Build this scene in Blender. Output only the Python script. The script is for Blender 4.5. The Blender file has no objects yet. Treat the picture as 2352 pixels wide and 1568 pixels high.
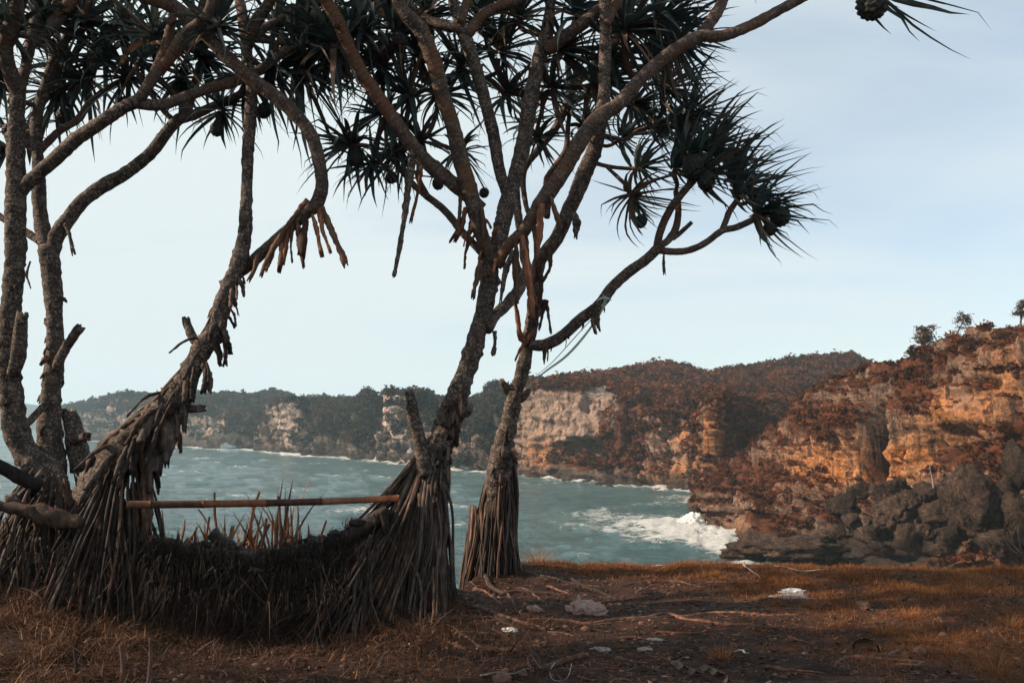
import bpy, math, random
import numpy as np
from mathutils import Vector

random.seed(7)
RNG = np.random.default_rng(11)
SC = bpy.context.scene
COL = SC.collection

# ------------------------------------------------------------------ camera
F_PX, CX, CY, HOR = 1829.0, 1176.0, 784.0, 975.0      # all measured on a 2352 x 1568 view
CAM_Z = 1.65
PITCH = math.atan((HOR - CY) / F_PX)
cam_d = bpy.data.cameras.new('camera')
cam_d.lens = 28.0
cam_d.sensor_width = 36.0
cam_d.clip_start = 0.1
cam_d.clip_end = 20000
cam = bpy.data.objects.new('camera', cam_d)
cam.location = (0, 0, CAM_Z)
cam.rotation_euler = (math.pi / 2 + PITCH, 0, 0)
COL.objects.link(cam)
SC.camera = cam

# ------------------------------------------------------------------ light
SUN_EL = math.radians(30)
SUN_AZ = math.radians(-98)          # clockwise from +Y: a little behind the camera, far left
S_DIR = Vector((math.sin(SUN_AZ) * math.cos(SUN_EL), math.cos(SUN_AZ) * math.cos(SUN_EL), math.sin(SUN_EL)))
sun_d = bpy.data.lights.new('sun', 'SUN')
sun_d.energy = 5.0
sun_d.angle = math.radians(0.6)
sun_d.color = (1.0, 0.77, 0.56)
sun = bpy.data.objects.new('sun', sun_d)
sun.rotation_euler = S_DIR.to_track_quat('Z', 'Y').to_euler()
sun.location = (-30, -5, 30)
COL.objects.link(sun)

W = bpy.data.worlds.new('World')
SC.world = W
W.use_nodes = True
nt = W.node_tree
nt.nodes.clear()
def wn(t, **k):
    n = nt.nodes.new(t)
    for a, b in k.items():
        setattr(n, a, b)
    return n
w_out = wn('ShaderNodeOutputWorld')
sky = wn('ShaderNodeTexSky', sky_type='NISHITA')
sky.sun_disc = False
sky.sun_elevation = SUN_EL
sky.sun_rotation = SUN_AZ
sky.air_density = 1.0
sky.dust_density = 0.6
sky.ozone_density = 1.0
bg1 = wn('ShaderNodeBackground')
bg1.inputs[1].default_value = 0.1
nt.links.new(sky.outputs[0], bg1.inputs[0])
tc = wn('ShaderNodeTexCoord')
nrm = wn('ShaderNodeVectorMath', operation='NORMALIZE')
nt.links.new(tc.outputs['Generated'], nrm.inputs[0])
sep = wn('ShaderNodeSeparateXYZ')
nt.links.new(nrm.outputs[0], sep.inputs[0])
# thin high cloud: drawn on a flat layer overhead, so it stretches to the horizon
zz = wn('ShaderNodeMath', operation='MAXIMUM'); zz.inputs[1].default_value = 0.0
nt.links.new(sep.outputs[2], zz.inputs[0])
za = wn('ShaderNodeMath', operation='ADD'); za.inputs[1].default_value = 0.22
nt.links.new(zz.outputs[0], za.inputs[0])
dv = wn('ShaderNodeVectorMath', operation='DIVIDE')
cmb = wn('ShaderNodeCombineXYZ')
for i in range(3):
    nt.links.new(za.outputs[0], cmb.inputs[i])
nt.links.new(nrm.outputs[0], dv.inputs[0]); nt.links.new(cmb.outputs[0], dv.inputs[1])
mp = wn('ShaderNodeMapping')
mp.inputs['Rotation'].default_value = (0, 0, math.radians(-32))
mp.inputs['Scale'].default_value = (0.55, 1.5, 0.0)
mp.inputs['Location'].default_value = (3.4, 1.2, 0)
nt.links.new(dv.outputs[0], mp.inputs[0])
cn = wn('ShaderNodeTexNoise'); cn.inputs['Scale'].default_value = 1.1; cn.inputs['Detail'].default_value = 6
cn.inputs['Roughness'].default_value = 0.52; cn.inputs['Distortion'].default_value = 0.5
nt.links.new(mp.outputs[0], cn.inputs['Vector'])
mr = wn('ShaderNodeMapRange'); mr.inputs[1].default_value = 0.36; mr.inputs[2].default_value = 0.66
mr.inputs[3].default_value = 0.54; mr.inputs[4].default_value = 1.0
nt.links.new(cn.outputs[0], mr.inputs[0])
# the veil is denser towards the sun's side
dt = wn('ShaderNodeVectorMath', operation='DOT_PRODUCT')
dt.inputs[1].default_value = (math.sin(SUN_AZ), math.cos(SUN_AZ), 0)
nt.links.new(nrm.outputs[0], dt.inputs[0])
mr2 = wn('ShaderNodeMapRange'); mr2.inputs[1].default_value = -0.55; mr2.inputs[2].default_value = 0.35
mr2.inputs[3].default_value = -0.08; mr2.inputs[4].default_value = 0.42
nt.links.new(dt.outputs['Value'], mr2.inputs[0])
ad = wn('ShaderNodeMath', operation='ADD', use_clamp=True)
nt.links.new(mr.outputs[0], ad.inputs[0]); nt.links.new(mr2.outputs[0], ad.inputs[1])
bg2 = wn('ShaderNodeBackground')
bg2.inputs[0].default_value = (0.735, 0.815, 0.835, 1)
bg2.inputs[1].default_value = 0.62
ms = wn('ShaderNodeMixShader')
nt.links.new(ad.outputs[0], ms.inputs[0]); nt.links.new(bg1.outputs[0], ms.inputs[1]); nt.links.new(bg2.outputs[0], ms.inputs[2])
nt.links.new(ms.outputs[0], w_out.inputs[0])

SC.view_settings.view_transform = 'Standard'
SC.view_settings.look = 'None'
SC.view_settings.exposure = 0.8
SC.view_settings.gamma = 1.0
SC.view_settings.use_curve_mapping = False
SC.render.engine = 'CYCLES'
SC.cycles.max_bounces = 6
SC.cycles.volume_bounces = 1
SC.cycles.use_denoising = True

# ------------------------------------------------------------------ maths helpers
cP, sP = math.cos(PITCH), math.sin(PITCH)
def U(px, py, Y):
    """point of the place at picture position (px, py) and distance Y ahead of the camera"""
    px, py, Y = np.broadcast_arrays(np.asarray(px, float), np.asarray(py, float), np.asarray(Y, float))
    xc = (px - CX) / F_PX
    yc = (CY - py) / F_PX
    dy = cP - yc * sP
    dz = sP + yc * cP
    t = Y / dy
    return np.stack([xc * t, Y, CAM_Z + dz * t], -1)
def PIX(P):
    P = np.asarray(P, float)
    d = P - np.array([0, 0, CAM_Z])
    f = d[..., 1] * cP + d[..., 2] * sP
    u = -d[..., 1] * sP + d[..., 2] * cP
    f = np.maximum(f, 1e-3)
    return CX + F_PX * d[..., 0] / f, CY - F_PX * u / f
def sst(a, b, x):
    t = np.clip((x - a) / (b - a), 0, 1)
    return t * t * (3 - 2 * t)

_perm = np.random.default_rng(3).permutation(256)
_perm = np.concatenate([_perm, _perm, _perm])
_g = np.random.default_rng(4).normal(size=(256, 3))
_g /= np.linalg.norm(_g, axis=1)[:, None]
def pn(P):
    P = np.asarray(P, float)
    I = np.floor(P).astype(np.int64)
    f = P - I
    I &= 255
    w = f * f * f * (f * (f * 6 - 15) + 10)
    r = 0
    for dx in (0, 1):
        wx = w[..., 0] if dx else 1 - w[..., 0]
        for dy in (0, 1):
            wy = w[..., 1] if dy else 1 - w[..., 1]
            for dz in (0, 1):
                wz = w[..., 2] if dz else 1 - w[..., 2]
                h = _perm[_perm[_perm[I[..., 0] + dx] + I[..., 1] + dy] + I[..., 2] + dz]
                g = _g[h]
                d = g[..., 0] * (f[..., 0] - dx) + g[..., 1] * (f[..., 1] - dy) + g[..., 2] * (f[..., 2] - dz)
                r = r + wx * wy * wz * d
    return r * 1.6
def fbm(P, o=4, gain=0.5):
    P = np.asarray(P, float)
    r, a = 0, 1.0
    for i in range(o):
        r = r + a * pn(P + 17.3 * i)
        P = P * 2.03
        a *= gain
    return r
def ridged(P, o=4):
    P = np.asarray(P, float)
    r, a = 0, 1.0
    for i in range(o):
        r = r + a * (1 - 2 * np.abs(pn(P + 9.1 * i)))
        P = P * 2.1
        a *= 0.5
    return r
def cells(P):
    """Worley noise: distance to nearest and second nearest point, and a random value of the cell"""
    I = np.floor(P).astype(np.int64)
    f1 = np.full(P.shape[:-1], 9.0); f2 = f1.copy(); idv = np.zeros(P.shape[:-1])
    for dx in (-1, 0, 1):
        for dy in (-1, 0, 1):
            for dz in (-1, 0, 1):
                J = I + np.array([dx, dy, dz])
                K = J & 255
                h = _perm[_perm[_perm[K[..., 0]] + K[..., 1]] + K[..., 2]]
                q = J + 0.5 + 0.42 * _g[h]
                d = np.linalg.norm(P - q, axis=-1)
                m = d < f1
                f2 = np.where(m, f1, np.minimum(f2, d))
                idv = np.where(m, h / 255.0, idv)
                f1 = np.where(m, d, f1)
    return f1, f2, idv

# ------------------------------------------------------------------ mesh helpers
def mesh_of(name, V, F, smooth=True, attrs=None):
    V = np.ascontiguousarray(V, dtype=np.float32).reshape(-1, 3)
    F = np.ascontiguousarray(F, dtype=np.int32)
    me = bpy.data.meshes.new(name)
    k = F.shape[1]
    me.vertices.add(len(V)); me.vertices.foreach_set('co', V.ravel())
    me.loops.add(F.size); me.loops.foreach_set('vertex_index', F.ravel())
    me.polygons.add(len(F))
    me.polygons.foreach_set('loop_start', np.arange(0, F.size, k, dtype=np.int32))
    me.polygons.foreach_set('use_smooth', np.full(len(F), smooth, dtype=bool))
    for n, a in (attrs or {}).items():
        at = me.attributes.new(n, 'FLOAT', 'POINT')
        at.data.foreach_set('value', np.ascontiguousarray(a, dtype=np.float32).ravel())
    me.update(calc_edges=True)
    return me
def link(name, me, mat, parent=None, loc=None):
    o = bpy.data.objects.new(name, me)
    COL.objects.link(o)
    if mat is not None and not me.materials:
        me.materials.append(mat)
    if parent is not None:
        o.parent = parent
    if loc is not None:
        o.location = loc
    return o
def tag(o, label=None, cat=None, group=None, kind=None):
    if label: o['label'] = label
    if cat: o['category'] = cat
    if group: o['group'] = group
    if kind: o['kind'] = kind
    return o
def thing(name, label, cat, loc=(0, 0, 0), group=None):
    o = bpy.data.objects.new(name, None)
    o.empty_display_size = 0.2
    COL.objects.link(o)
    o.location = loc
    return tag(o, label, cat, group)
def part(name, V, F, mat, parent, smooth=True, attrs=None, kind=None, label=None):
    base = np.array(parent.location)
    if parent.parent is not None:
        base = base + np.array(parent.parent.location)
    o = link(name, mesh_of(name, np.asarray(V) - base, F, smooth, attrs), mat, parent)
    return tag(o, label=label, kind=kind)
def solo(name, V, F, mat, label=None, cat=None, group=None, kind=None, smooth=True, attrs=None, origin=None):
    """a thing that is one mesh; its origin is put at its base"""
    V = np.asarray(V, float).reshape(-1, 3)
    if origin is None:
        origin = np.array([V[:, 0].mean(), V[:, 1].mean(), V[:, 2].min()])
    o = link(name, mesh_of(name, V - origin, F, smooth, attrs), mat, None, origin)
    return tag(o, label, cat, group, kind)
def join(L):
    """[(V, F), ...] with equal face sizes -> one (V, F)"""
    Vs, Fs, n = [], [], 0
    for V, F in L:
        Vs.append(V); Fs.append(np.asarray(F) + n); n += len(V)
    return np.concatenate(Vs), np.concatenate(Fs)
def grid_faces(nu, nv, wrap=False):
    """verts laid out [u][v]"""
    u = np.arange(nu if wrap else nu - 1)
    v = np.arange(nv - 1)
    A, B = np.meshgrid(u, v, indexing='ij')
    A2 = (A + 1) % nu
    return np.stack([A * nv + B, A2 * nv + B, A2 * nv + B + 1, A * nv + B + 1], -1).reshape(-1, 4)
def spline(P, step):
    """Catmull-Rom through rows of P (any columns; first 3 are the position), resampled about every step metres"""
    P = np.asarray(P, float)
    if len(P) == 2:
        P = np.stack([P[0], (P[0] + P[1]) / 2, P[1]])
    Q = np.concatenate([[2 * P[0] - P[1]], P, [2 * P[-1] - P[-2]]])
    out = []
    for i in range(1, len(Q) - 2):
        p0, p1, p2, p3 = Q[i - 1], Q[i], Q[i + 1], Q[i + 2]
        n = max(2, int(np.linalg.norm((p2 - p1)[:3]) / step) + 1)
        t = np.linspace(0, 1, n, endpoint=False)[:, None]
        out.append(0.5 * (2 * p1 + (p2 - p0) * t + (2 * p0 - 5 * p1 + 4 * p2 - p3) * t ** 2 + (3 * p1 - p0 - 3 * p2 + p3) * t ** 3))
    out.append(Q[-2][None])
    return np.concatenate(out)
def tube(P, step=0.03, ns=14, rough=0.0, freq=20.0, ring=0.0, ring_len=0.045, knob=0.0, seed=0.0, tip=0.6, jag=0.0):
    """P: rows x, y, z, radius. A swept limb with real relief. Returns V, F, along"""
    S = spline(P, step)
    C, R = S[:, :3], np.maximum(S[:, 3], 0.001)
    n = len(C)
    T = np.gradient(C, axis=0)
    T /= np.linalg.norm(T, axis=1)[:, None] + 1e-9
    a = np.array([0, 1.0, 0]) if abs(T[0, 1]) < 0.8 else np.array([1.0, 0, 0])
    N = np.zeros_like(C)
    x = np.cross(T[0], a); x /= np.linalg.norm(x)
    for i in range(n):
        x = x - T[i] * np.dot(x, T[i]); x /= np.linalg.norm(x) + 1e-9
        N[i] = x
    B = np.cross(T, N)
    seg = np.linalg.norm(np.diff(C, axis=0), axis=1)
    al = np.concatenate([[0], np.cumsum(seg)])
    th = np.linspace(0, 2 * math.pi, ns, endpoint=False)
    D = N[:, None] * np.cos(th)[None, :, None] + B[:, None] * np.sin(th)[None, :, None]
    V = C[:, None] + D * R[:, None, None]
    k = np.ones(V.shape[:2])
    if rough:
        k = k + rough * fbm(V * freq + seed, 3) + rough * 1.2 * pn(V * freq * 0.22 + seed + 5)
    if ring:
        ph = al / ring_len + 0.25 * pn(np.stack([al * 3, al * 0 + seed, al * 0], -1))
        k = k + ring * ((ph % 1.0) - 0.5)[:, None]
    if knob:
        kn = pn(V * np.array([55, 55, 70]) + seed)
        k = k + knob * np.clip(kn - 0.28, 0, 1) * (0.25 + 1.7 * np.clip(pn(V * 7 + seed) + 0.25, 0, 1))
    V = C[:, None] + D * (R[:, None] * k)[..., None]
    # rounded / broken end
    cap0 = np.repeat(C[:1], ns, 0)
    e = C[-1] + T[-1] * R[-1] * tip
    cap1 = np.repeat(e[None], ns, 0)
    mid = (V[-1] - C[-1]) * 0.72 + C[-1] + T[-1] * R[-1] * tip * 0.7
    if jag:                                            # a splintered end
        jr = np.random.default_rng(int(seed * 1000) % 99991).random(ns)
        jr = np.where(jr > 0.45, jr, -0.3) * jag
        nb = max(1, min(4, n // 3))
        V[-1] += T[-1] * R[-1] * jr[:, None]
        mid = V[-1] * 0.5 + C[-1] * 0.5 + T[-1] * R[-1] * (jr[:, None] * 0.5)
        cap1 = np.repeat((C[-1] - T[-1] * R[-1] * 0.5)[None], ns, 0)
    V = np.concatenate([cap0[None], V, mid[None], cap1[None]])
    al = np.concatenate([[0], al, [al[-1]] * 2])
    n += 3
    F = grid_faces(n, ns)
    # close the seam
    i = np.arange(n - 1)
    seam = np.stack([i * ns + ns - 1, (i + 1) * ns + ns - 1, (i + 1) * ns, i * ns], -1)
    F = np.concatenate([F, seam])
    return V.reshape(-1, 3), F, np.repeat(al, ns)
def ico(sub):
    import bmesh
    bm = bmesh.new()
    bmesh.ops.create_icosphere(bm, subdivisions=sub, radius=1.0)
    V = np.array([v.co[:] for v in bm.verts]); F = np.array([[v.index for v in f.verts] for f in bm.faces])
    bm.free()
    return V, F
ICO = {s: ico(s) for s in (1, 2, 3, 4, 5)}
def rot_rand(n, rng):
    q = rng.normal(size=(n, 4)); q /= np.linalg.norm(q, axis=1)[:, None]
    w, x, y, z = q.T
    return np.stack([np.stack([1 - 2 * (y * y + z * z), 2 * (x * y - z * w), 2 * (x * z + y * w)], -1),
                     np.stack([2 * (x * y + z * w), 1 - 2 * (x * x + z * z), 2 * (y * z - x * w)], -1),
                     np.stack([2 * (x * z - y * w), 2 * (y * z + x * w), 1 - 2 * (x * x + y * y)], -1)], -2)

# ------------------------------------------------------------------ materials
class NT:
    def __init__(s, name):
        s.m = bpy.data.materials.new(name); s.m.use_nodes = True
        s.t = s.m.node_tree
        s.b = s.t.nodes['Principled BSDF']
        s.out = s.t.nodes['Material Output']
    def n(s, t, ins=None, **k):
        n = s.t.nodes.new(t)
        for a, b in k.items(): setattr(n, a, b)
        for a, b in (ins or {}).items():
            if hasattr(b, 'links'): s.t.links.new(b, n.inputs[a])
            else: n.inputs[a].default_value = b
        return n
    def L(s, a, b): s.t.links.new(a, b)
    def coord(s, kind='Object'):
        return s.n('ShaderNodeTexCoord').outputs[kind]
    def pos(s):
        return s.n('ShaderNodeNewGeometry').outputs['Position']
    def mapped(s, v, scale=(1, 1, 1), rot=(0, 0, 0)):
        return s.n('ShaderNodeMapping', {'Vector': v, 'Scale': scale, 'Rotation': rot}).outputs[0]
    def noise(s, v, scale, detail=4, rough=0.55, dist=0.0):
        return s.n('ShaderNodeTexNoise', {'Vector': v, 'Scale': scale, 'Detail': detail, 'Roughness': rough, 'Distortion': dist}).outputs[0]
    def ramp(s, f, stops):
        r = s.n('ShaderNodeValToRGB', {'Fac': f})
        e = r.color_ramp.elements
        while len(e) < len(stops): e.new(0.5)
        for i, (p, c) in enumerate(stops):
            e[i].position = p
            e[i].color = (c[0], c[1], c[2], 1) if not isinstance(c, (int, float)) else (c, c, c, 1)
        return r.outputs[0]
    def mix(s, f, a, b, mode='MIX'):
        n = s.n('ShaderNodeMix', data_type='RGBA', blend_type=mode)
        for i, x in ((0, f), (6, a), (7, b)):
            if hasattr(x, 'links'): s.L(x, n.inputs[i])
            elif isinstance(x, (int, float)): n.inputs[i].default_value = x
            else: n.inputs[i].default_value = (x[0], x[1], x[2], 1)
        return n.outputs[2]
    def math(s, op, a, b=0.0, clamp=False):
        n = s.n('ShaderNodeMath', operation=op, use_clamp=clamp)
        for i, x in enumerate((a, b)):
            if hasattr(x, 'links'): s.L(x, n.inputs[i])
            else: n.inputs[i].default_value = x
        return n.outputs[0]
    def attr(s, name): return s.n('ShaderNodeAttribute', attribute_name=name).outputs['Fac']
    def rnd(s): return s.n('ShaderNodeObjectInfo').outputs['Random']
    def bump(s, h, strength=0.5, dist=0.02):
        b = s.n('ShaderNodeBump', {'Height': h, 'Strength': strength, 'Distance': dist})
        s.L(b.outputs[0], s.b.inputs['Normal'])
    def col(s, c):
        if hasattr(c, 'links'): s.L(c, s.b.inputs['Base Color'])
        else: s.b.inputs['Base Color'].default_value = (*c, 1)
    def rough(s, r):
        if hasattr(r, 'links'): s.L(r, s.b.inputs['Roughness'])
        else: s.b.inputs['Roughness'].default_value = r
    def spec(s, v): s.b.inputs['Specular IOR Level'].default_value = v
    def hue(s, c, val):
        n = s.n('ShaderNodeHueSaturation', {'Color': c, 'Value': val}); return n.outputs[0]

def m_bark(name, c0, c1, c2, pale=(0.25, 0.21, 0.185), pale_at=0.62, orange=None):
    t = NT(name); v = t.coord()
    al = t.attr('along')
    n1 = t.noise(v, 9, 5, 0.6)
    n2 = t.noise(v, 55, 4, 0.65)
    c = t.ramp(n1, [(0.3, c0), (0.5, c1), (0.7, c2)])
    lich = t.ramp(t.math('ADD', t.math('MULTIPLY', n2, 0.7), t.math('MULTIPLY', t.noise(v, 16, 3), 0.3)), [(pale_at - 0.1, 0), (pale_at, 1)])
    c = t.mix(t.math('MULTIPLY', lich, 0.75), c, pale)
    if orange:
        om = t.ramp(t.noise(v, 2.2, 3), [(0.48, 0), (0.62, 1)])
        c = t.mix(t.math('MULTIPLY', om, 0.8), c, orange)
    # ring scars
    ph = t.math('FRACT', t.math('ADD', t.math('MULTIPLY', al, 22.0), t.math('MULTIPLY', t.noise(v, 14, 2), 1.4)))
    rg = t.ramp(ph, [(0.0, 0.35), (0.12, 1.0), (0.8, 1.0), (1.0, 0.45)])
    c = t.mix(0.55, c, t.mix(1.0, c, rg, 'MULTIPLY'))
    t.col(c); t.rough(0.85); t.spec(0.25)
    h = t.math('ADD', t.math('MULTIPLY', n2, 0.8), t.math('MULTIPLY', rg, 0.5))
    t.bump(h, 0.8, 0.012)
    return t.m
BARK = m_bark('bark', (0.018, 0.015, 0.014), (0.042, 0.034, 0.031), (0.085, 0.067, 0.058), pale=(0.25, 0.19, 0.155), pale_at=0.60)
BARK_O = m_bark('smooth_bark', (0.030, 0.021, 0.018), (0.062, 0.044, 0.037), (0.11, 0.078, 0.063), pale=(0.24, 0.20, 0.175), pale_at=0.63, orange=(0.12, 0.055, 0.03))
def m_root(name, c0, c1, c2, stretch=5.0):
    t = NT(name); v = t.coord()
    vm = t.mapped(v, (6, 6, 1.0))
    n1 = t.noise(vm, stretch, 5, 0.6); n2 = t.noise(v, 60, 3)
    r = t.rnd()
    c = t.ramp(n1, [(0.28, c0), (0.5, c1), (0.72, c2)])
    c = t.mix(t.math('MULTIPLY', t.math('GREATER_THAN', r, 0.72), 0.5), c, t.mix(1.0, c, (2.6, 1.75, 1.25), 'MULTIPLY'))
    c = t.hue(c, t.n('ShaderNodeMapRange', {0: t.math('FRACT', t.math('MULTIPLY', r, 7.3)), 3: 0.45, 4: 1.9}).outputs[0])
    t.col(c); t.rough(0.8); t.spec(0.25)
    t.bump(t.math('ADD', n1, t.math('MULTIPLY', n2, 0.5)), 0.7, 0.008)
    return t.m
ROOT = m_root('prop_root_bark', (0.010, 0.008, 0.0075), (0.032, 0.024, 0.021), (0.085, 0.064, 0.054))
DEADROOT = m_root('dead_aerial_root', (0.018, 0.011, 0.009), (0.052, 0.027, 0.018), (0.12, 0.062, 0.037))
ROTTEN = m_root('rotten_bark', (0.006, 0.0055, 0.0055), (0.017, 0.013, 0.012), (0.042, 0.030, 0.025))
SROOT = m_root('surface_root_bark', (0.014, 0.010, 0.009), (0.040, 0.024, 0.019), (0.095, 0.054, 0.038))
def m_leaf(name, c0, c1, rough=0.42, trans=0.12):
    t = NT(name); v = t.coord()
    n1 = t.noise(v, 3.0, 3)
    c = t.ramp(n1, [(0.35, c0), (0.65, c1)])
    c = t.hue(c, t.n('ShaderNodeMapRange', {0: t.rnd(), 3: 0.65, 4: 1.4}).outputs[0])
    t.col(c); t.rough(rough); t.spec(0.4)
    if trans:
        tr = t.n('ShaderNodeBsdfTranslucent', {'Color': c})
        mx = t.n('ShaderNodeMixShader', {0: trans, 1: t.b.outputs[0], 2: tr.outputs[0]})
        t.L(mx.outputs[0], t.out.inputs[0])
    return t.m
LEAF = m_leaf('pandanus_leaf', (0.020, 0.034, 0.036), (0.062, 0.086, 0.083), 0.30, 0.20)
LEAF_DRY = m_leaf('dry_pandanus_leaf', (0.075, 0.045, 0.03), (0.16, 0.10, 0.07), 0.6, 0.2)
LEAF_ORANGE = m_leaf('dry_orange_leaf', (0.05, 0.02, 0.011), (0.14, 0.056, 0.027), 0.6, 0.25)
def m_simple(name, c0, c1, scale=8, rough=0.8, bump=0.3, bd=0.01, spec=0.3):
    t = NT(name); v = t.coord()
    n1 = t.noise(v, scale, 5, 0.6)
    t.col(t.ramp(n1, [(0.32, c0), (0.68, c1)])); t.rough(rough); t.spec(spec)
    if bump: t.bump(t.noise(v, scale * 3, 4), bump, bd)
    return t.m
FRUIT = m_simple('pandanus_fruit', (0.008, 0.010, 0.010), (0.026, 0.026, 0.022), 9, 0.6, 0.4)
# ================================================================== LARGE STRUCTURE
SEA_Z = CAM_Z - 18.0
# ------------------------------------------------------------------ near bluff
def edge_y(x):
    x = np.asarray(x, float)
    e = 7.95 + 2.05 * sst(-0.95, 0.15, x)
    q = np.stack([x * 0.9, x * 0 + 3.3, x * 0], -1)
    return e + 0.14 * pn(q) + 0.07 * pn(q * 3.1) + 0.02 * np.maximum(x - 6, 0)
def gz(x, y):
    x, y = np.broadcast_arrays(np.asarray(x, float), np.asarray(y, float))
    q = np.stack([x, y, x * 0], -1)
    z = 0.05 * pn(q * 0.55) + 0.035 * pn(q * 1.5 + 4) + 0.015 * pn(q * 4.2 + 9)
    # bank between the two left trees, and mounds the trees stand on
    bank = np.exp(-((y - 7.45) / 0.42) ** 2) * sst(-7.5, -4.5, x) * (1 - sst(-1.25, -0.45, x))
    z = z + 0.40 * bank * (1 + 0.35 * pn(q * 1.3 + 2))
    z = z + 0.40 * np.exp(-(((x + 4.0) / 1.25) ** 2 + ((y - 6.7) / 1.0) ** 2))
    z = z + 0.16 * np.exp(-(((x + 0.85) / 0.8) ** 2 + ((y - 7.3) / 0.6) ** 2))
    z = z + 0.12 * np.exp(-(((x + 0.25) / 0.6) ** 2 + ((y - 9.0) / 0.6) ** 2))
    z = z + 0.10 * np.exp(-(((x + 3.6) / 1.3) ** 2 + ((y - 5.5) / 0.8) ** 2))
    z = z + 0.10 * sst(2.5, 6.5, x) * pn(q * 0.45 + 31)
    # scooped hollow under the bank
    z = z - 0.16 * np.exp(-(((x + 2.1) / 0.95) ** 2 + ((y - 6.55) / 0.5) ** 2))
    d = y - edge_y(x)
    z = z - 0.10 * sst(-0.5, 0.0, d)
    dd = np.maximum(d, 0)
    z = z - np.minimum(1.4 * dd + 1.5 * dd ** 2, 21.0) + 0.25 * sst(0, 2, dd) * fbm(q * 0.8, 3)
    return z
def turf(x, y):
    q = np.stack([x, y, x * 0], -1)
    n = pn(q * 0.9 + 20) + 0.6 * pn(q * 2.3 + 7)
    strip = sst(-1.35, -0.55, y - edge_y(x) + 0.25 * n) * sst(0.0, 0.6, x)
    right = sst(1.7, 3.3, x + 0.55 * n + 0.25 * (y - 7)) * (0.35 + 0.65 * sst(-0.35, 0.3, n))
    return np.clip(np.maximum(strip, right), 0, 1)
def scrub(x, y):
    q = np.stack([x, y, x * 0], -1)
    n = pn(q * 1.1 + 40)
    return np.clip(sst(-1.8, -3.2, x + 0.4 * n) * sst(7.2, 6.2, y) + 0.7 * np.exp(-(((x + 0.7) / 0.9) ** 2 + ((y - 6.5) / 0.6) ** 2)) * sst(-0.5, 0.2, n) + 0.16 * sst(1.2, -0.5, x) * sst(7.3, 6.6, y) + 0.55 * np.exp(-(((x + 2.1) / 1.2) ** 2 + ((y - 6.55) / 0.4) ** 2)), 0, 1)

xs = np.concatenate([np.arange(-16, -5.6, 0.5), np.arange(-5.6, 7.4, 0.042), np.arange(7.4, 48, 0.7)])
ys = np.concatenate([np.arange(-16, 4.6, 0.6), np.arange(4.6, 10.7, 0.04), np.arange(10.7, 22, 0.4)])
X, Y = np.meshgrid(xs, ys, indexing='ij')
Z = gz(X, Y)
q = np.stack([X, Y, X * 0], -1)
near = (sst(-5.8, -5.2, X) * (1 - sst(7, 7.4, X)) * sst(4.5, 5, Y) * (1 - sst(10.2, 10.6, Y)))
Z = Z + near * (0.012 * fbm(q * 7, 3) + 0.006 * ridged(q * 15, 2))
V = np.stack([X, Y, Z], -1).reshape(-1, 3)
F = grid_faces(len(xs), len(ys))
t = NT('soil'); v = t.coord()
n1 = t.noise(v, 3.0, 6, 0.6); n2 = t.noise(v, 28, 5, 0.7); n3 = t.noise(v, 120, 3, 0.7)
c = t.ramp(n1, [(0.3, (0.009, 0.0065, 0.006)), (0.55, (0.034, 0.0165, 0.011)), (0.75, (0.064, 0.030, 0.019))])
c = t.mix(t.ramp(n2, [(0.54, 0.0), (0.68, 0.7)]), c, (0.062, 0.034, 0.025))
c = t.mix(t.ramp(n3, [(0.62, 0.0), (0.7, 0.6)]), c, (0.15, 0.09, 0.07))
c = t.mix(t.math('MULTIPLY', t.attr('turf'), t.ramp(n2, [(0.3, 0.35), (0.6, 1.0)])), c, t.ramp(t.noise(v, 18, 4), [(0.3, (0.045, 0.020, 0.009)), (0.7, (0.17, 0.066, 0.022))]))
t.col(c); t.rough(0.95); t.spec(0.15)
t.bump(t.math('ADD', n2, t.math('MULTIPLY', n3, 0.6)), 0.9, 0.02)
SOIL = t.m
ground = link('ground', mesh_of('ground', V, F, True, {'turf': turf(X, Y)}), SOIL)
tag(ground, 'dark red brown soil of the bluff top with roots and litter', kind='structure')

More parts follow.
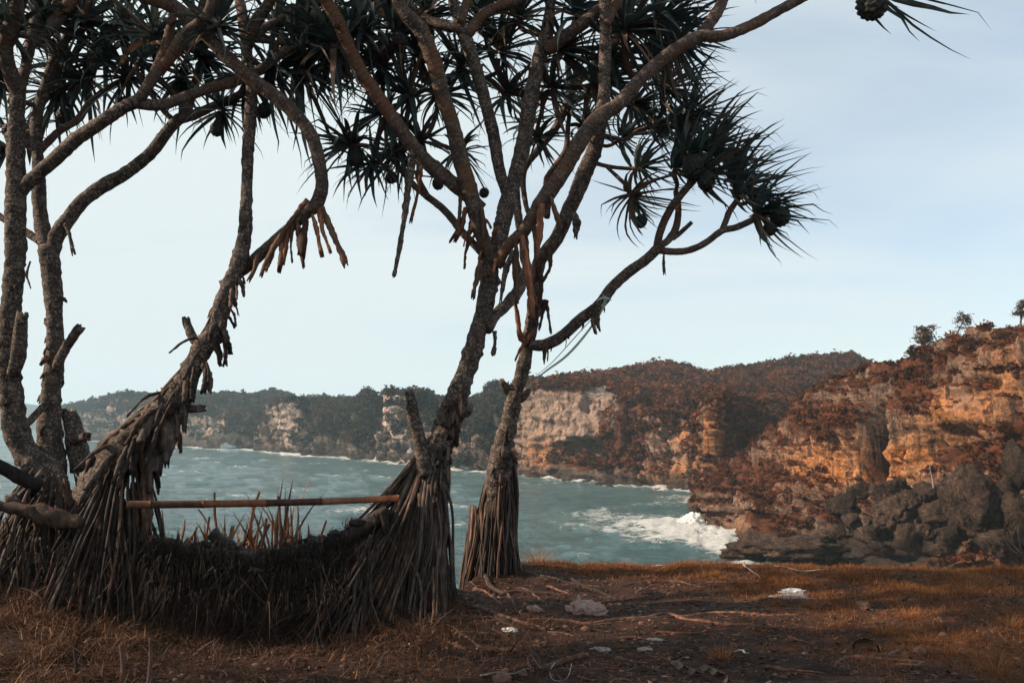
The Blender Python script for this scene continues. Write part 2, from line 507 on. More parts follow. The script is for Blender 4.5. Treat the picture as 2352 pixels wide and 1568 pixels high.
# ------------------------------------------------------------------ rock
t = NT('cliff_rock'); v = t.pos()
def rockmat(name, s, greyc, darkc, palec, ochrec, vegc0, vegc1):
    t = NT(name); v = t.pos()
    strat = t.noise(t.mapped(v, (0.10 * s, 0.10 * s, 1.1 * s)), 1.0, 6, 0.65, 0.4)
    streak = t.noise(t.mapped(v, (0.9 * s, 0.9 * s, 0.07 * s)), 1.0, 5, 0.6, 0.3)
    blot = t.noise(v, 0.35 * s, 6, 0.62)
    fine = t.noise(v, 2.2 * s, 5, 0.7)
    c = t.ramp(t.math('ADD', t.math('MULTIPLY', strat, 0.3), t.math('MULTIPLY', fine, 0.7)), [(0.36, darkc), (0.5, greyc), (0.66, palec)])
    oc = t.math('MULTIPLY', t.attr('ochre'), t.ramp(t.math('ADD', t.math('MULTIPLY', blot, 0.6), t.math('MULTIPLY', fine, 0.4)), [(0.36, 0.15), (0.52, 1.0)]), True)
    oc2 = t.ramp(fine, [(0.3, (ochrec[0] * 0.45, ochrec[1] * 0.4, ochrec[2] * 0.45)), (0.55, ochrec), (0.75, (min(1, ochrec[0] * 1.3), ochrec[1] * 1.5, ochrec[2] * 2.0))])
    c = t.mix(oc, c, oc2)
    pal = t.math('MULTIPLY', t.attr('pale'), t.ramp(t.math('ADD', t.math('MULTIPLY', blot, 0.45), t.math('MULTIPLY', streak, 0.55)), [(0.42, 0.0), (0.53, 1.0)]), True)
    c = t.mix(pal, c, t.ramp(fine, [(0.3, (palec[0] * 0.6, palec[1] * 0.55, palec[2] * 0.55)), (0.7, (palec[0] * 1.15, palec[1] * 1.12, palec[2] * 1.1))]))
    # water stains running down the face
    c = t.mix(t.ramp(streak, [(0.38, 0.9), (0.49, 0.0)]), c, darkc)
    c = t.mix(t.math('MULTIPLY', t.attr('wet'), 0.85), c, (0.013, 0.0105, 0.010))
    vg = t.ramp(t.noise(v, 1.2 * s, 5, 0.65), [(0.35, vegc0), (0.65, vegc1)])
    c = t.mix(t.ramp(t.math('ADD', t.attr('veg'), t.math('MULTIPLY', t.math('SUBTRACT', fine, 0.5), 0.9)), [(0.42, 0), (0.58, 1)]), c, vg)
    t.col(c); t.rough(0.92); t.spec(0.2)
    h = t.math('ADD', t.math('MULTIPLY', strat, 0.6), t.math('ADD', t.math('MULTIPLY', fine, 0.9), t.math('MULTIPLY', streak, 0.5)))
    t.bump(h, 0.9, 0.55 / s)
    return t.m
V_OR0, V_OR1 = (0.032, 0.013, 0.008), (0.105, 0.033, 0.013)
V_GR0, V_GR1 = (0.016, 0.019, 0.015), (0.045, 0.036, 0.022)
ROCK_R = rockmat('ochre_cliff_rock', 1.0, (0.12, 0.077, 0.056), (0.028, 0.019, 0.016), (0.26, 0.165, 0.115), (0.40, 0.165, 0.055), V_OR0, V_OR1)
ROCK_M = rockmat('grey_cliff_rock', 0.55, (0.19, 0.14, 0.115), (0.05, 0.038, 0.032), (0.31, 0.225, 0.18), (0.40, 0.165, 0.06), V_OR0, V_OR1)
ROCK_C = rockmat('far_cliff_rock', 0.33, (0.095, 0.073, 0.061), (0.032, 0.026, 0.023), (0.50, 0.41, 0.36), (0.26, 0.13, 0.07), V_GR0, V_GR1)

SHORE = []
def patch(name, keys, nu, nv, s, mat, label, ochre=(), pale=(), veg=(), carve=(), vegbias=0.0, relief=1.0, shore=True, block=0.0, dark=(), drop=0.0):
    """a coast built from columns of measured points, each at its own distance; s = size of the relief"""
    kp = np.array([k[0] for k in keys], float)
    K = len(keys[0][1])
    py = np.array([[p[0] for p in k[1]] for k in keys], float)
    py[:, -2:] += drop
    yy = np.array([[p[1] for p in k[1]] for k in keys], float)
    px = np.linspace(kp[0], kp[-1], nu)
    ln = np.abs(np.diff(py, axis=0 if False else 1)).mean(0) + 6
    cum = np.concatenate([[0], np.cumsum(ln)]); cum /= cum[-1]
    vv = np.linspace(0, 1, nv)
    A = np.stack([np.interp(px, kp, py[:, j]) for j in range(K)], 1)
    B = np.stack([np.interp(px, kp, 1 / yy[:, j]) for j in range(K)], 1)
    PYg = np.stack([np.interp(vv, cum, A[i]) for i in range(nu)])
    YYg = 1 / np.stack([np.interp(vv, cum, B[i]) for i in range(nu)])
    PXg = np.repeat(px[:, None], nv, 1)
    P = U(PXg, PYg, YYg)
    def normals(P):
        du = np.gradient(P, axis=0); dv = np.gradient(P, axis=1)
        n = np.cross(du, dv); n /= np.linalg.norm(n, axis=-1)[..., None] + 1e-9
        return n
    N = normals(P)
    steep = np.sqrt(np.clip(1 - N[..., 2] ** 2, 0, 1))
    Q = P / s
    d = 1.5 * fbm(Q / 9, 3) + 0.55 * 0.6 * pn(Q * np.array([1 / 11, 1 / 11, 1 / 1.5]) + 3) \
        + 0.75 * pn(Q * np.array([1 / 1.8, 1 / 1.8, 1 / 10]) + 8) + 0.6 * fbm(Q / 2.0 + 5, 4) + 0.45 * ridged(Q / 3.2 + 2, 3)
    st = Q[..., 2] / 1.6 + 0.5 * pn(Q / 6)
    d = d + 0.20 * sst(0.1, 0.45, st % 1.0) * (1 - sst(0.8, 1.0, st % 1.0))
    if block:
        f1, f2, idv = cells(Q / np.array([2.2, 2.2, 2.8]))
        d = d + block * ((idv - 0.5) * 0.9 + np.minimum((f2 - f1) * 2, 0.5))
    for (cx, cy, rx, ry, dep) in carve:
        d = d - dep / s * np.exp(-(((PXg - cx) / rx) ** 2) ** 1.6 - (((PYg - cy) / ry) ** 2) ** 1.6)
    w = 0.25 + 0.75 * sst(0.2, 0.7, steep)
    P = P + N * (d * s * w * relief)[..., None]
    N = normals(P)
    def blobs(L):
        r = np.zeros(PXg.shape)
        for b in L:
            r = r + b[4] * np.exp(-((PXg - b[0]) / b[2]) ** 2 - ((PYg - b[1]) / b[3]) ** 2)
        return r
    nz = fbm(Q / 5 + 11, 4)
    vg = sst(0.42, 0.72, N[..., 2]) + 0.5 * sst(0.05, 0.5, nz) + vegbias + blobs(veg)
    wet = 1 - sst(SEA_Z + 1.0 * s, SEA_Z + 3.4 * s, P[..., 2] + 1.2 * s * nz)
    wet = np.clip(np.maximum(wet, blobs(dark)), 0, 1)
    vg = vg * (1 - wet)
    att = {'veg': np.clip(vg, 0, 1), 'ochre': np.clip(blobs(ochre), 0, 1), 'pale': np.clip(blobs(pale), 0, 1), 'wet': wet}
    F = grid_faces(nu, nv)
    o = link(name, mesh_of(name, P.reshape(-1, 3), F, True, att), mat)
    tag(o, label, kind='structure')
    # waterline
    if shore:
        zi = P[..., 2]
        for i in range(0, nu, max(1, nu // 120)):
            j = np.argmax(zi[i] > SEA_Z)
            SHORE.append(P[i, j, :2])
    return dict(P=P, N=N, veg=np.clip(vg, 0, 1), px=PXg, py=PYg)

R_K = [
 (1606, [(1240,180),(1200,181),(1140,182),(1120,184),(1112,186),(1105,188),(1100,190),(1110,230)]),
 (1616, [(1245,134),(1210,135),(1132,136),(1124,138),(1118,141),(1110,146),(1100,151),(1105,200)]),
 (1690, [(1290,109),(1222,128),(1140,130),(1125,134),(1105,138),(1080,143),(1058,148),(1070,200)]),
 (1722, [(1350,95),(1240,115),(1147,126),(1128,131),(1097,136),(1065,141),(1042,146),(1052,198)]),
 (1740, [(1380,88),(1230,112),(1146,125),(1125,129),(1085,133),(1045,138),(1025,143),(1035,195)]),
 (1800, [(1380,88),(1230,112),(1150,121),(1120,125),(1062,129),(1010,133),(985,138),(995,190)]),
 (1840, [(1380,88),(1232,111),(1158,118),(1110,121),(1040,124),(965,128),(930,133),(945,180)]),
 (1900, [(1380,88),(1235,109),(1166,114),(1105,117),(1010,119),(928,122),(890,127),(902,175)]),
 (1950, [(1380,88),(1238,109),(1170,111),(1103,113),(1000,115),(910,117),(868,123),(880,170)]),
 (2000, [(1375,88),(1240,106),(1175,108),(1100,110),(990,111),(893,113),(846,119),(856,165)]),
 (2050, [(1370,87),(1243,103),(1178,105),(1097,107),(985,107),(892,109),(846,115),(856,160)]),
 (2100, [(1370,86),(1245,101),(1180,103),(1095,104),(980,104),(878,106),(832,112),(845,155)]),
 (2200, [(1370,84),(1250,95),(1185,97),(1090,97),(970,97),(830,99),(790,104),(800,145)]),
 (2352, [(1345,85),(1255,87),(1190,89),(1070,88),(940,87),(806,90),(764,95),(776,130)]),
 (2600, [(1375,72),(1270,74),(1190,76),(1060,75),(900,74),(770,77),(726,82),(740,115)]),
 (3000, [(1440,55),(1300,57),(1200,58),(1040,58),(860,58),(720,60),(680,64),(700,95)]),
 (3600, [(1560,36),(1380,38),(1230,39),(1000,39),(780,39),(600,41),(560,44),(600,75)]),
]
RR = patch('cliff', R_K, 540, 250, 1.0, ROCK_R, 'ochre and brown sea cliff at the right with a low banded ledge',
  ochre=[(2090,1045,100,45,1.0),(1905,1055,75,45,0.9),(2260,940,60,50,0.9),(1860,1090,60,22,0.7),(1780,1120,60,12,0.3),(2010,1095,90,20,0.9),(2180,940,70,50,0.8),(1680,1235,80,30,0.5),(2330,860,60,60,0.6)],
  pale=[(2220,890,14,50,1.0),(2240,920,40,40,0.6),(2060,985,45,30,0.7),(1935,905,30,20,0.3),(2290,850,40,30,0.3)],
  veg=[(1850,960,60,60,0.8),(1950,960,60,30,0.7),(2060,850,80,25,0.9),(2130,880,40,45,0.8),(1760,1090,90,40,0.9),(1880,1115,90,18,0.5),(2200,1045,60,35,1.0),(2300,1060,60,60,0.9),(2100,945,35,25,0.7),
       (2160,960,28,30,0.6),(2330,1010,40,40,0.7),(1690,1150,60,20,0.5),(1700,1190,100,40,-0.5),(2060,1010,60,40,-0.6),(2010,1070,80,40,-0.4),(1905,1065,60,35,-0.5),(2240,930,50,40,-0.5),(2010,920,60,25,0.4),(2200,830,60,25,0.4)],
  carve=[(2010,1020,22,80,11.0),(2200,1010,50,32,3.0),(1925,1025,14,14,2.0),(2260,880,40,10,1.5),(2140,1045,20,30,1.5),(1700,1180,160,5,0.9),(1700,1150,160,4,0.7)], vegbias=-0.12, block=0.35, dark=[(1800,1275,130,32,1.3),(1980,1275,160,40,1.1),(2150,1230,200,50,0.9),(1700,1238,80,16,0.6)])
SP = patch('cliff_spur', [
 (1616, [(1138,230),(1090,230),(1000,231),(915,233),(905,240),(910,280)]),
 (1624, [(1138,173),(1090,174),(1000,175),(920,177),(908,186),(912,235)]),
 (1645, [(1134,170),(1085,171),(1000,172),(918,174),(908,184),(912,235)]),
 (1668, [(1132,170),(1085,172),(1005,176),(940,184),(920,194),(918,245)]),
 (1720, [(1130,170),(1088,174),(1020,182),(960,195),(925,208),(922,260)]),
 (1800, [(1130,170),(1080,176),(1010,188),(960,205),(928,222),(925,270)]),
 (1900, [(1130,170),(1075,178),(1000,192),(950,210),(922,230),(918,275)]),
 (2060, [(1130,170),(1075,178),(990,195),(940,215),(910,240),(905,280)])], 300, 150, 1.4, ROCK_R, 'narrow ochre rock spur falling to the water behind the ledge',
  ochre=[(1640,980,10,70,0.9),(1634,1080,10,40,0.8),(1690,1010,30,60,0.25)], veg=[(1720,1000,60,100,0.8),(1800,1000,80,90,0.8),(1640,1010,14,90,-0.3)], vegbias=0.0, block=0.4, relief=1.2)
M_K = [
 (1192, [(1100,330),(1040,331),(970,332),(912,334),(892,342),(884,352),(888,420)]),
 (1203, [(1101,272),(1050,271),(980,272),(912,274),(892,282),(876,292),(880,360)]),
 (1240, [(1107,262),(1050,260),(980,260),(908,264),(888,275),(872,300),(875,380)]),
 (1330, [(1119,242),(1060,243),(980,241),(904,246),(888,262),(860,310),(863,400)]),
 (1420, [(1128,226),(1070,229),(990,231),(925,237),(898,265),(848,330),(851,420)]),
 (1480, [(1134,217),(1080,220),(1000,225),(950,234),(910,268),(836,345),(840,430)]),
 (1540, [(1140,209),(1085,213),(1010,220),(965,229),(918,265),(830,350),(834,440)]),
 (1580, [(1144,204),(1090,208),(1015,215),(970,226),(922,262),(842,350),(846,440)]),
 (1620, [(1148,199),(1090,204),(1020,213),(970,225),(922,262),(854,350),(858,440)]),
 (1720, [(1148,197),(1090,203),(1010,214),(960,229),(905,272),(838,352),(842,440)]),
 (1850, [(1148,197),(1090,205),(1010,216),(950,235),(895,282),(816,362),(822,450)]),
 (1950, [(1148,197),(1090,205),(1010,216),(950,238),(895,285),(812,362),(818,450)]),
 (2000, [(1148,197),(1090,205),(1010,216),(950,240),(905,290),(840,362),(846,450)]),
 (2100, [(1148,197),(1090,205),(1010,216),(960,240),(920,290),(880,362),(886,450)]),
 (2300, [(1148,197),(1090,205),(1020,216),(980,240),(950,290),(915,362),(920,450)])]
MM = patch('headland', M_K, 440, 200, 2.0, ROCK_M, 'wooded headland with a pale overhanging cliff above the surf',
  ochre=[(1265,1040,30,45,0.9),(1570,1000,28,40,0.9),(1510,1080,60,30,0.6),(1575,1085,40,30,0.6),(1225,1060,25,40,0.4)],
  pale=[(1375,920,50,45,1.3),(1320,985,70,32,1.2),(1280,950,50,45,1.0),(1490,975,22,50,0.7),(1600,980,10,40,0.5)],
  veg=[(1440,1040,55,50,1.0),(1390,985,40,30,0.6),(1370,1060,40,30,0.7),(1520,930,90,30,0.9),(1250,895,50,10,0.6),(1620,1000,30,80,0.9),(1300,965,70,50,-1.3),(1385,925,42,40,-1.4),(1225,1030,25,70,-0.7),(1560,1040,60,60,-0.3),(1530,960,40,20,0.5),(1440,950,30,40,0.7)],
  carve=[(1330,1040,50,26,7.0),(1280,975,40,8,1.5),(1605,1030,12,80,6.0),(1500,1110,60,6,1.5),(1450,990,12,60,4.0)], vegbias=-0.05, block=0.35, relief=1.05, drop=14)
C_K = [
 (560, [(1037,640),(1034,640),(1030,641),(1027,643),(1025,648),(1028,700)]),
 (585, [(1040,537),(1034,537),(1030,538),(1026,540),(1022,548),(1025,600)]),
 (620, [(1043,510),(1020,511),(990,513),(970,518),(955,528),(958,620)]),
 (640, [(1045,496),(1015,498),(970,500),(945,505),(934,520),(938,620)]),
 (660, [(1047,482),(1012,484),(965,487),(935,494),(922,513),(925,610)]),
 (690, [(1050,462),(1010,465),(962,470),(930,480),(914,508),(918,620)]),
 (760, [(1057,424),(1022,432),(990,442),(948,468),(911,515),(915,620)]),
 (840, [(1064,388),(1032,396),(992,408),(948,435),(909,505),(912,600)]),
 (875, [(1067,374),(1036,379),(988,386),(938,396),(906,440),(909,570)]),
 (895, [(1069,365),(1036,369),(985,372),(922,376),(897,395),(900,560)]),
 (945, [(1073,346),(1034,351),(980,355),(915,360),(895,388),(898,540)]),
 (990, [(1078,330),(1042,337),(990,349),(940,372),(905,430),(909,540)]),
 (1075, [(1088,302),(1047,311),(1000,325),(965,347),(930,400),(934,520)]),
 (1150, [(1096,281),(1052,293),(1000,310),(950,337),(892,400),(898,520)]),
 (1200, [(1100,300),(1055,305),(1000,320),(950,345),(888,410),(894,530)]),
 (1260, [(1104,330),(1056,335),(1000,345),(950,365),(915,420),(920,540)])]
CC = patch('far_headland', C_K, 380, 120, 3.2, ROCK_C, 'dark wooded headlands across the bay with pale rock faces and rubble',
  ochre=[(770,980,30,12,0.7),(1090,1030,40,40,0.6),(640,1000,40,40,0.4),(1000,1020,80,20,0.4)],
  pale=[(912,940,26,45,1.4),(665,970,22,42,1.0),(925,990,26,30,1.0),(1085,1000,20,20,0.9),(930,1040,70,22,0.6),(650,1020,30,14,0.5)],
  veg=[(760,960,70,40,0.7),(840,990,60,40,0.7),(1030,950,40,30,0.7),(1150,980,30,60,0.7),(912,945,26,45,-1.4),(660,975,28,45,-1.0),(915,1040,80,25,-0.7),(1085,1000,20,22,-0.8),(650,1020,40,12,-0.6)],
  carve=[(875,950,10,40,6.0),(712,985,14,40,8.0)], vegbias=0.20, relief=1.35, drop=12)
L_K = [
 (110, [(1006,1400),(995,1400),(975,1400),(955,1400),(958,1500)]),
 (140, [(1010,1007),(990,1008),(960,1012),(936,1035),(938,1250)]),
 (200, [(1014,900),(985,903),(955,910),(929,955),(932,1150)]),
 (290, [(1021,757),(980,762),(940,775),(905,835),(908,1050)]),
 (340, [(1024,710),(985,715),(945,730),(908,805),(912,1000)]),
 (440, [(1032,605),(1000,612),(960,630),(905,725),(908,900)]),
 (480, [(1035,575),(1003,590),(962,612),(912,710),(916,880)]),
 (520, [(1037,558),(1005,575),(965,600),(908,705),(912,860)]),
 (580, [(1039,545),(1005,565),(965,600),(911,705),(915,860)]),
 (635, [(1042,540),(1005,570),(960,612),(903,725),(906,860)]),
 (670, [(1042,540),(1005,570),(960,612),(914,720),(918,860)]),
 (800, [(1042,540),(1005,570),(960,612),(918,720),(922,860)])]
LL = patch('distant_headland', L_K, 300, 90, 5.0, ROCK_C, 'hazy blue green headland far along the coast',
  pale=[(300,965,60,25,0.5),(500,985,50,22,0.5),(400,1000,80,14,0.3)], veg=[(500,985,50,18,-0.3),(330,975,60,20,-0.3)], vegbias=0.22, drop=5)
patch('horizon_hills', [
 (-900, [(992,2500),(975,2520),(950,2600),(935,2900),(937,3300)]),
 (-300, [(992,2500),(972,2520),(948,2600),(926,2900),(928,3300)]),
 (0, [(992,2500),(972,2520),(950,2600),(931,2900),(933,3300)]),
 (60, [(992,2500),(972,2520),(948,2600),(928,2850),(930,3300)]),
 (140, [(992,2500),(975,2520),(952,2600),(938,2850),(940,3300)]),
 (300, [(992,2500),(975,2520),(955,2600),(946,2850),(948,3300)])], 160, 40, 9.0, ROCK_C, 'faint hills on the horizon at the far left', vegbias=0.3, shore=False)

# ------------------------------------------------------------------ sea
th = np.radians(np.concatenate([np.arange(-80, -40, 1.0), np.linspace(-40, 36, 340), np.arange(37, 80, 1.0)]))
rr = np.concatenate([[6.0], np.geomspace(28, 4600, 370)])
TH, RRg = np.meshgrid(th, rr, indexing='ij')
SX, SY = RRg * np.sin(TH), RRg * np.cos(TH)
q = np.stack([SX, SY, SX * 0], -1)
ang = math.radians(25)
qx = SX * math.cos(ang) + SY * math.sin(ang); qy = -SX * math.sin(ang) + SY * math.cos(ang)
qw = np.stack([qx / 2.4, qy, qx * 0], -1)
amp = 1 - 0.5 * sst(250, 900, RRg)
SZ = (0.75 * ridged(qw / 26 + 6, 2) + 0.35 * pn(qw / 13) + 0.34 * ridged(qw / 7.5 + 3, 2) + 0.22 * ridged(qw / 2.8 + 8, 2) + 0.07 * fbm(q / 1.1, 2)) * amp
# distance to the shore
SH = np.array(SHORE)
fl = np.stack([SX, SY], -1).reshape(-1, 2).astype(np.float32)
ds = np.full(len(fl), 1e9, np.float32)
sel = np.where((fl[:, 1] < 1300))[0]
for k in range(0, len(sel), 20000):
    s_ = sel[k:k + 20000]
    ds[s_] = np.sqrt((((fl[s_, None] - SH[None].astype(np.float32)) ** 2).sum(-1)).min(1))
ds = ds.reshape(SX.shape)
px_, py_ = PIX(np.stack([SX, SY, SX * 0 + SEA_Z], -1))
fo = np.exp(-ds / (1.6 + RRg * 0.012)) * 1.15
for (cx, cy, rx, ry, a) in [(1665,1258,70,28,0.85),(1600,1228,85,26,0.7),(1480,1212,180,22,0.72),(1540,1258,140,18,0.75),(1360,1196,110,10,0.4),(1380,1235,120,8,0.35),(1290,1222,60,12,0.3),(1230,1255,60,8,0.25),(1560,1165,100,10,0.2),(690,1048,90,5,0.4)]:
    fo = fo + a * np.exp(-((px_ - cx) / rx) ** 2 - ((py_ - cy) / ry) ** 2)
crest = sst(1.15, 1.75, SZ / np.maximum(amp, 0.1)) * sst(0.1, 0.5, pn(q / 34 + 5) + 0.25)
fo = fo + 0.75 * crest
SZ = SZ + 0.5 * np.clip(fo, 0, 1.4) * ridged(q / 3.0 + 1, 3) * 0.85
V = np.stack([SX, SY, SEA_Z + SZ], -1).reshape(-1, 3)
F = grid_faces(len(th), len(rr))[:, ::-1]
t = NT('sea_water'); v = t.pos()
f = t.attr('foam')
fn = t.noise(t.mapped(v, (0.5, 0.8, 1), (0, 0, -ang)), 0.9, 7, 0.72, 0.9)
fm = t.ramp(t.math('ADD', t.math('MULTIPLY', f, 0.62), t.math('MULTIPLY', t.math('SUBTRACT', fn, 0.5), 1.5)), [(0.36, 0), (0.52, 1)])
cb = t.ramp(t.noise(t.mapped(v, (0.09, 0.30, 1), (0, 0, -ang)), 1.0, 8, 0.68, 0.5), [(0.32, (0.014, 0.054, 0.066)), (0.5, (0.038, 0.112, 0.130)), (0.68, (0.085, 0.195, 0.215))])
cb = t.mix(t.math('MULTIPLY', f, 0.55, True), cb, (0.15, 0.27, 0.28))
t.col(t.mix(fm, cb, (0.72, 0.75, 0.75)))
t.rough(t.math('ADD', t.math('MULTIPLY', fm, 0.6), 0.14)); t.spec(0.42)
hb = t.math('ADD', t.math('MULTIPLY', t.noise(t.mapped(v, (0.30, 0.80, 1), (0, 0, -ang)), 1.0, 9, 0.76, 0.6), 1.0), t.math('MULTIPLY', fm, 0.25))
t.bump(hb, 1.0, 2.4)
sea = link('sea', mesh_of('sea', V, F, True, {'foam': np.clip(fo, 0, 1.5)}), t.m)
tag(sea, 'choppy teal sea with white foam along the rocks', kind='structure')

# ------------------------------------------------------------------ woods and scrub on the cliffs
def clump_template(nf, rng, leaf, tall=1.0):
    """leaf sprays spread through an uneven crown of radius about 1"""
    d = rng.normal(size=(nf, 3)); d[:, 2] = np.abs(d[:, 2]) * 0.9 - 0.25
    d /= np.linalg.norm(d, axis=1)[:, None]
    lump = 1 + 0.45 * pn(d * 1.7 + rng.uniform(0, 50))
    c = d * (lump * rng.uniform(0.55, 1.0, nf))[:, None]
    c[:, 2] *= tall
    R = rot_rand(nf, rng)
    a = rng.uniform(0.6, 1.3, (nf, 1)) * leaf
    tri = np.array([[-0.6, -0.45, 0], [0.65, -0.35, 0.1], [0.05, 0.7, 0.06]])
    v = np.einsum('nij,kj->nki', R, tri) * a[:, :, None] * 2
    v = v * np.array([1, 1, 0.7]) + c[:, None]
    return v.reshape(-1, 3)
def scatter_wood(name, pt, n, r0, r1, nf, leaf, mat, label, seed, lo=0.5, mask=None, tall=1.0, sizepow=1.0):
    rng = np.random.default_rng(seed)
    P, N, vg = pt['P'], pt['N'], pt['veg']
    c = (P[:-1, :-1] + P[1:, 1:]) / 2
    ar = np.linalg.norm(np.cross(P[1:, :-1] - P[:-1, :-1], P[:-1, 1:] - P[:-1, :-1]), axis=-1)
    w = ar * sst(lo - 0.15, lo + 0.15, vg[:-1, :-1])
    if mask is not None: w = w * mask(pt['px'][:-1, :-1], pt['py'][:-1, :-1])
    w = w * (pt['px'][:-1, :-1] > -200) * (pt['px'][:-1, :-1] < 2500)
    w = w.ravel() / w.sum()
    ii = rng.choice(len(w), n, p=w)
    pos = c.reshape(-1, 3)[ii]
    size = r0 + (r1 - r0) * rng.random(n) ** (1.6 * sizepow)
    nn = N[:-1, :-1].reshape(-1, 3)[ii]
    pos = pos + nn * size[:, None] * 0.25
    T = [clump_template(nf, rng, leaf, tall) for _ in range(10)]
    kind = rng.integers(0, 10, n)
    V = np.stack(T)[kind] * size[:, None, None]
    a = rng.uniform(0, 6.28, n)
    ca, sa = np.cos(a)[:, None], np.sin(a)[:, None]
    V = np.stack([V[..., 0] * ca - V[..., 1] * sa, V[..., 0] * sa + V[..., 1] * ca, V[..., 2]], -1) + pos[:, None]
    V = V.reshape(-1, 3)
    F = np.arange(len(V)).reshape(-1, 3)
    tint = np.repeat(np.clip(0.5 + 0.35 * rng.normal(size=n) + 0.5 * pn(pos / (r1 * 9)), 0, 1), nf * 3)
    o = link(name, mesh_of(name, V, F, False, {'tint': tint}), mat)
    return tag(o, label, None, None, 'stuff')
def m_wood(name, stops):
    t = NT(name)
    c = t.ramp(t.attr('tint'), stops)
    c = t.mix(0.35, c, t.mix(1.0, c, t.ramp(t.noise(t.pos(), 0.9, 3), [(0.3, 0.4), (0.7, 1.5)]), 'MULTIPLY'))
    t.col(c); t.rough(0.75); t.spec(0.2)
    tr = t.n('ShaderNodeBsdfTranslucent', {'Color': c})
    mx = t.n('ShaderNodeMixShader', {0: 0.38, 1: t.b.outputs[0], 2: tr.outputs[0]})
    t.L(mx.outputs[0], t.out.inputs[0])
    return t.m
WOOD_O = m_wood('rusty_foliage', [(0.0, (0.028, 0.013, 0.009)), (0.45, (0.088, 0.030, 0.013)), (0.8, (0.155, 0.048, 0.017)), (1.0, (0.06, 0.036, 0.018))])
WOOD_M = m_wood('brown_foliage', [(0.0, (0.026, 0.013, 0.009)), (0.5, (0.080, 0.029, 0.014)), (1.0, (0.135, 0.048, 0.020))])
WOOD_C = m_wood('green_brown_foliage', [(0.0, (0.011, 0.016, 0.014)), (0.6, (0.026, 0.027, 0.019)), (1.0, (0.065, 0.036, 0.020))])
scatter_wood('cliff_scrub', RR, 5200, 0.22, 0.9, 38, 0.25, WOOD_O, 'rust brown scrub and creepers clinging to the near cliff', 1, 0.5)
scatter_wood('spur_scrub', SP, 1500, 0.6, 2.0, 44, 0.27, WOOD_O, 'dark rusty scrub in the gully behind the ledge', 2, 0.45)
scatter_wood('headland_woods', MM, 4600, 0.9, 3.1, 60, 0.23, WOOD_M, 'brown treetops of the wood covering the headland', 3, 0.5, tall=1.15)
scatter_wood('far_headland_woods', CC, 4600, 0.9, 3.3, 40, 0.28, WOOD_C, 'dark green brown wood on the headlands across the bay', 4, 0.5, tall=1.2)
scatter_wood('distant_woods', LL, 2600, 2.0, 5.5, 26, 0.34, WOOD_C, 'blue green wood on the distant headland', 5, 0.5)
# ================================================================== THE PANDANUS TREES
def lerp(a, b, t): return a + (b - a) * t
def wpath(pts, Y0, Y1, bow=0.0):
    """picture polyline (x, y, width) between two distances -> rows x, y, z, radius"""
    pts = np.array(pts, float)
    d = np.concatenate([[0], np.cumsum(np.hypot(np.diff(pts[:, 0]), np.diff(pts[:, 1])))])
    s = d / d[-1]
    Y = Y0 + (Y1 - Y0) * s + bow * np.sin(math.pi * s)
    P = U(pts[:, 0], pts[:, 1], Y)
    r = pts[:, 2] / 2 / F_PX * Y
    return np.concatenate([P, r[:, None]], 1)

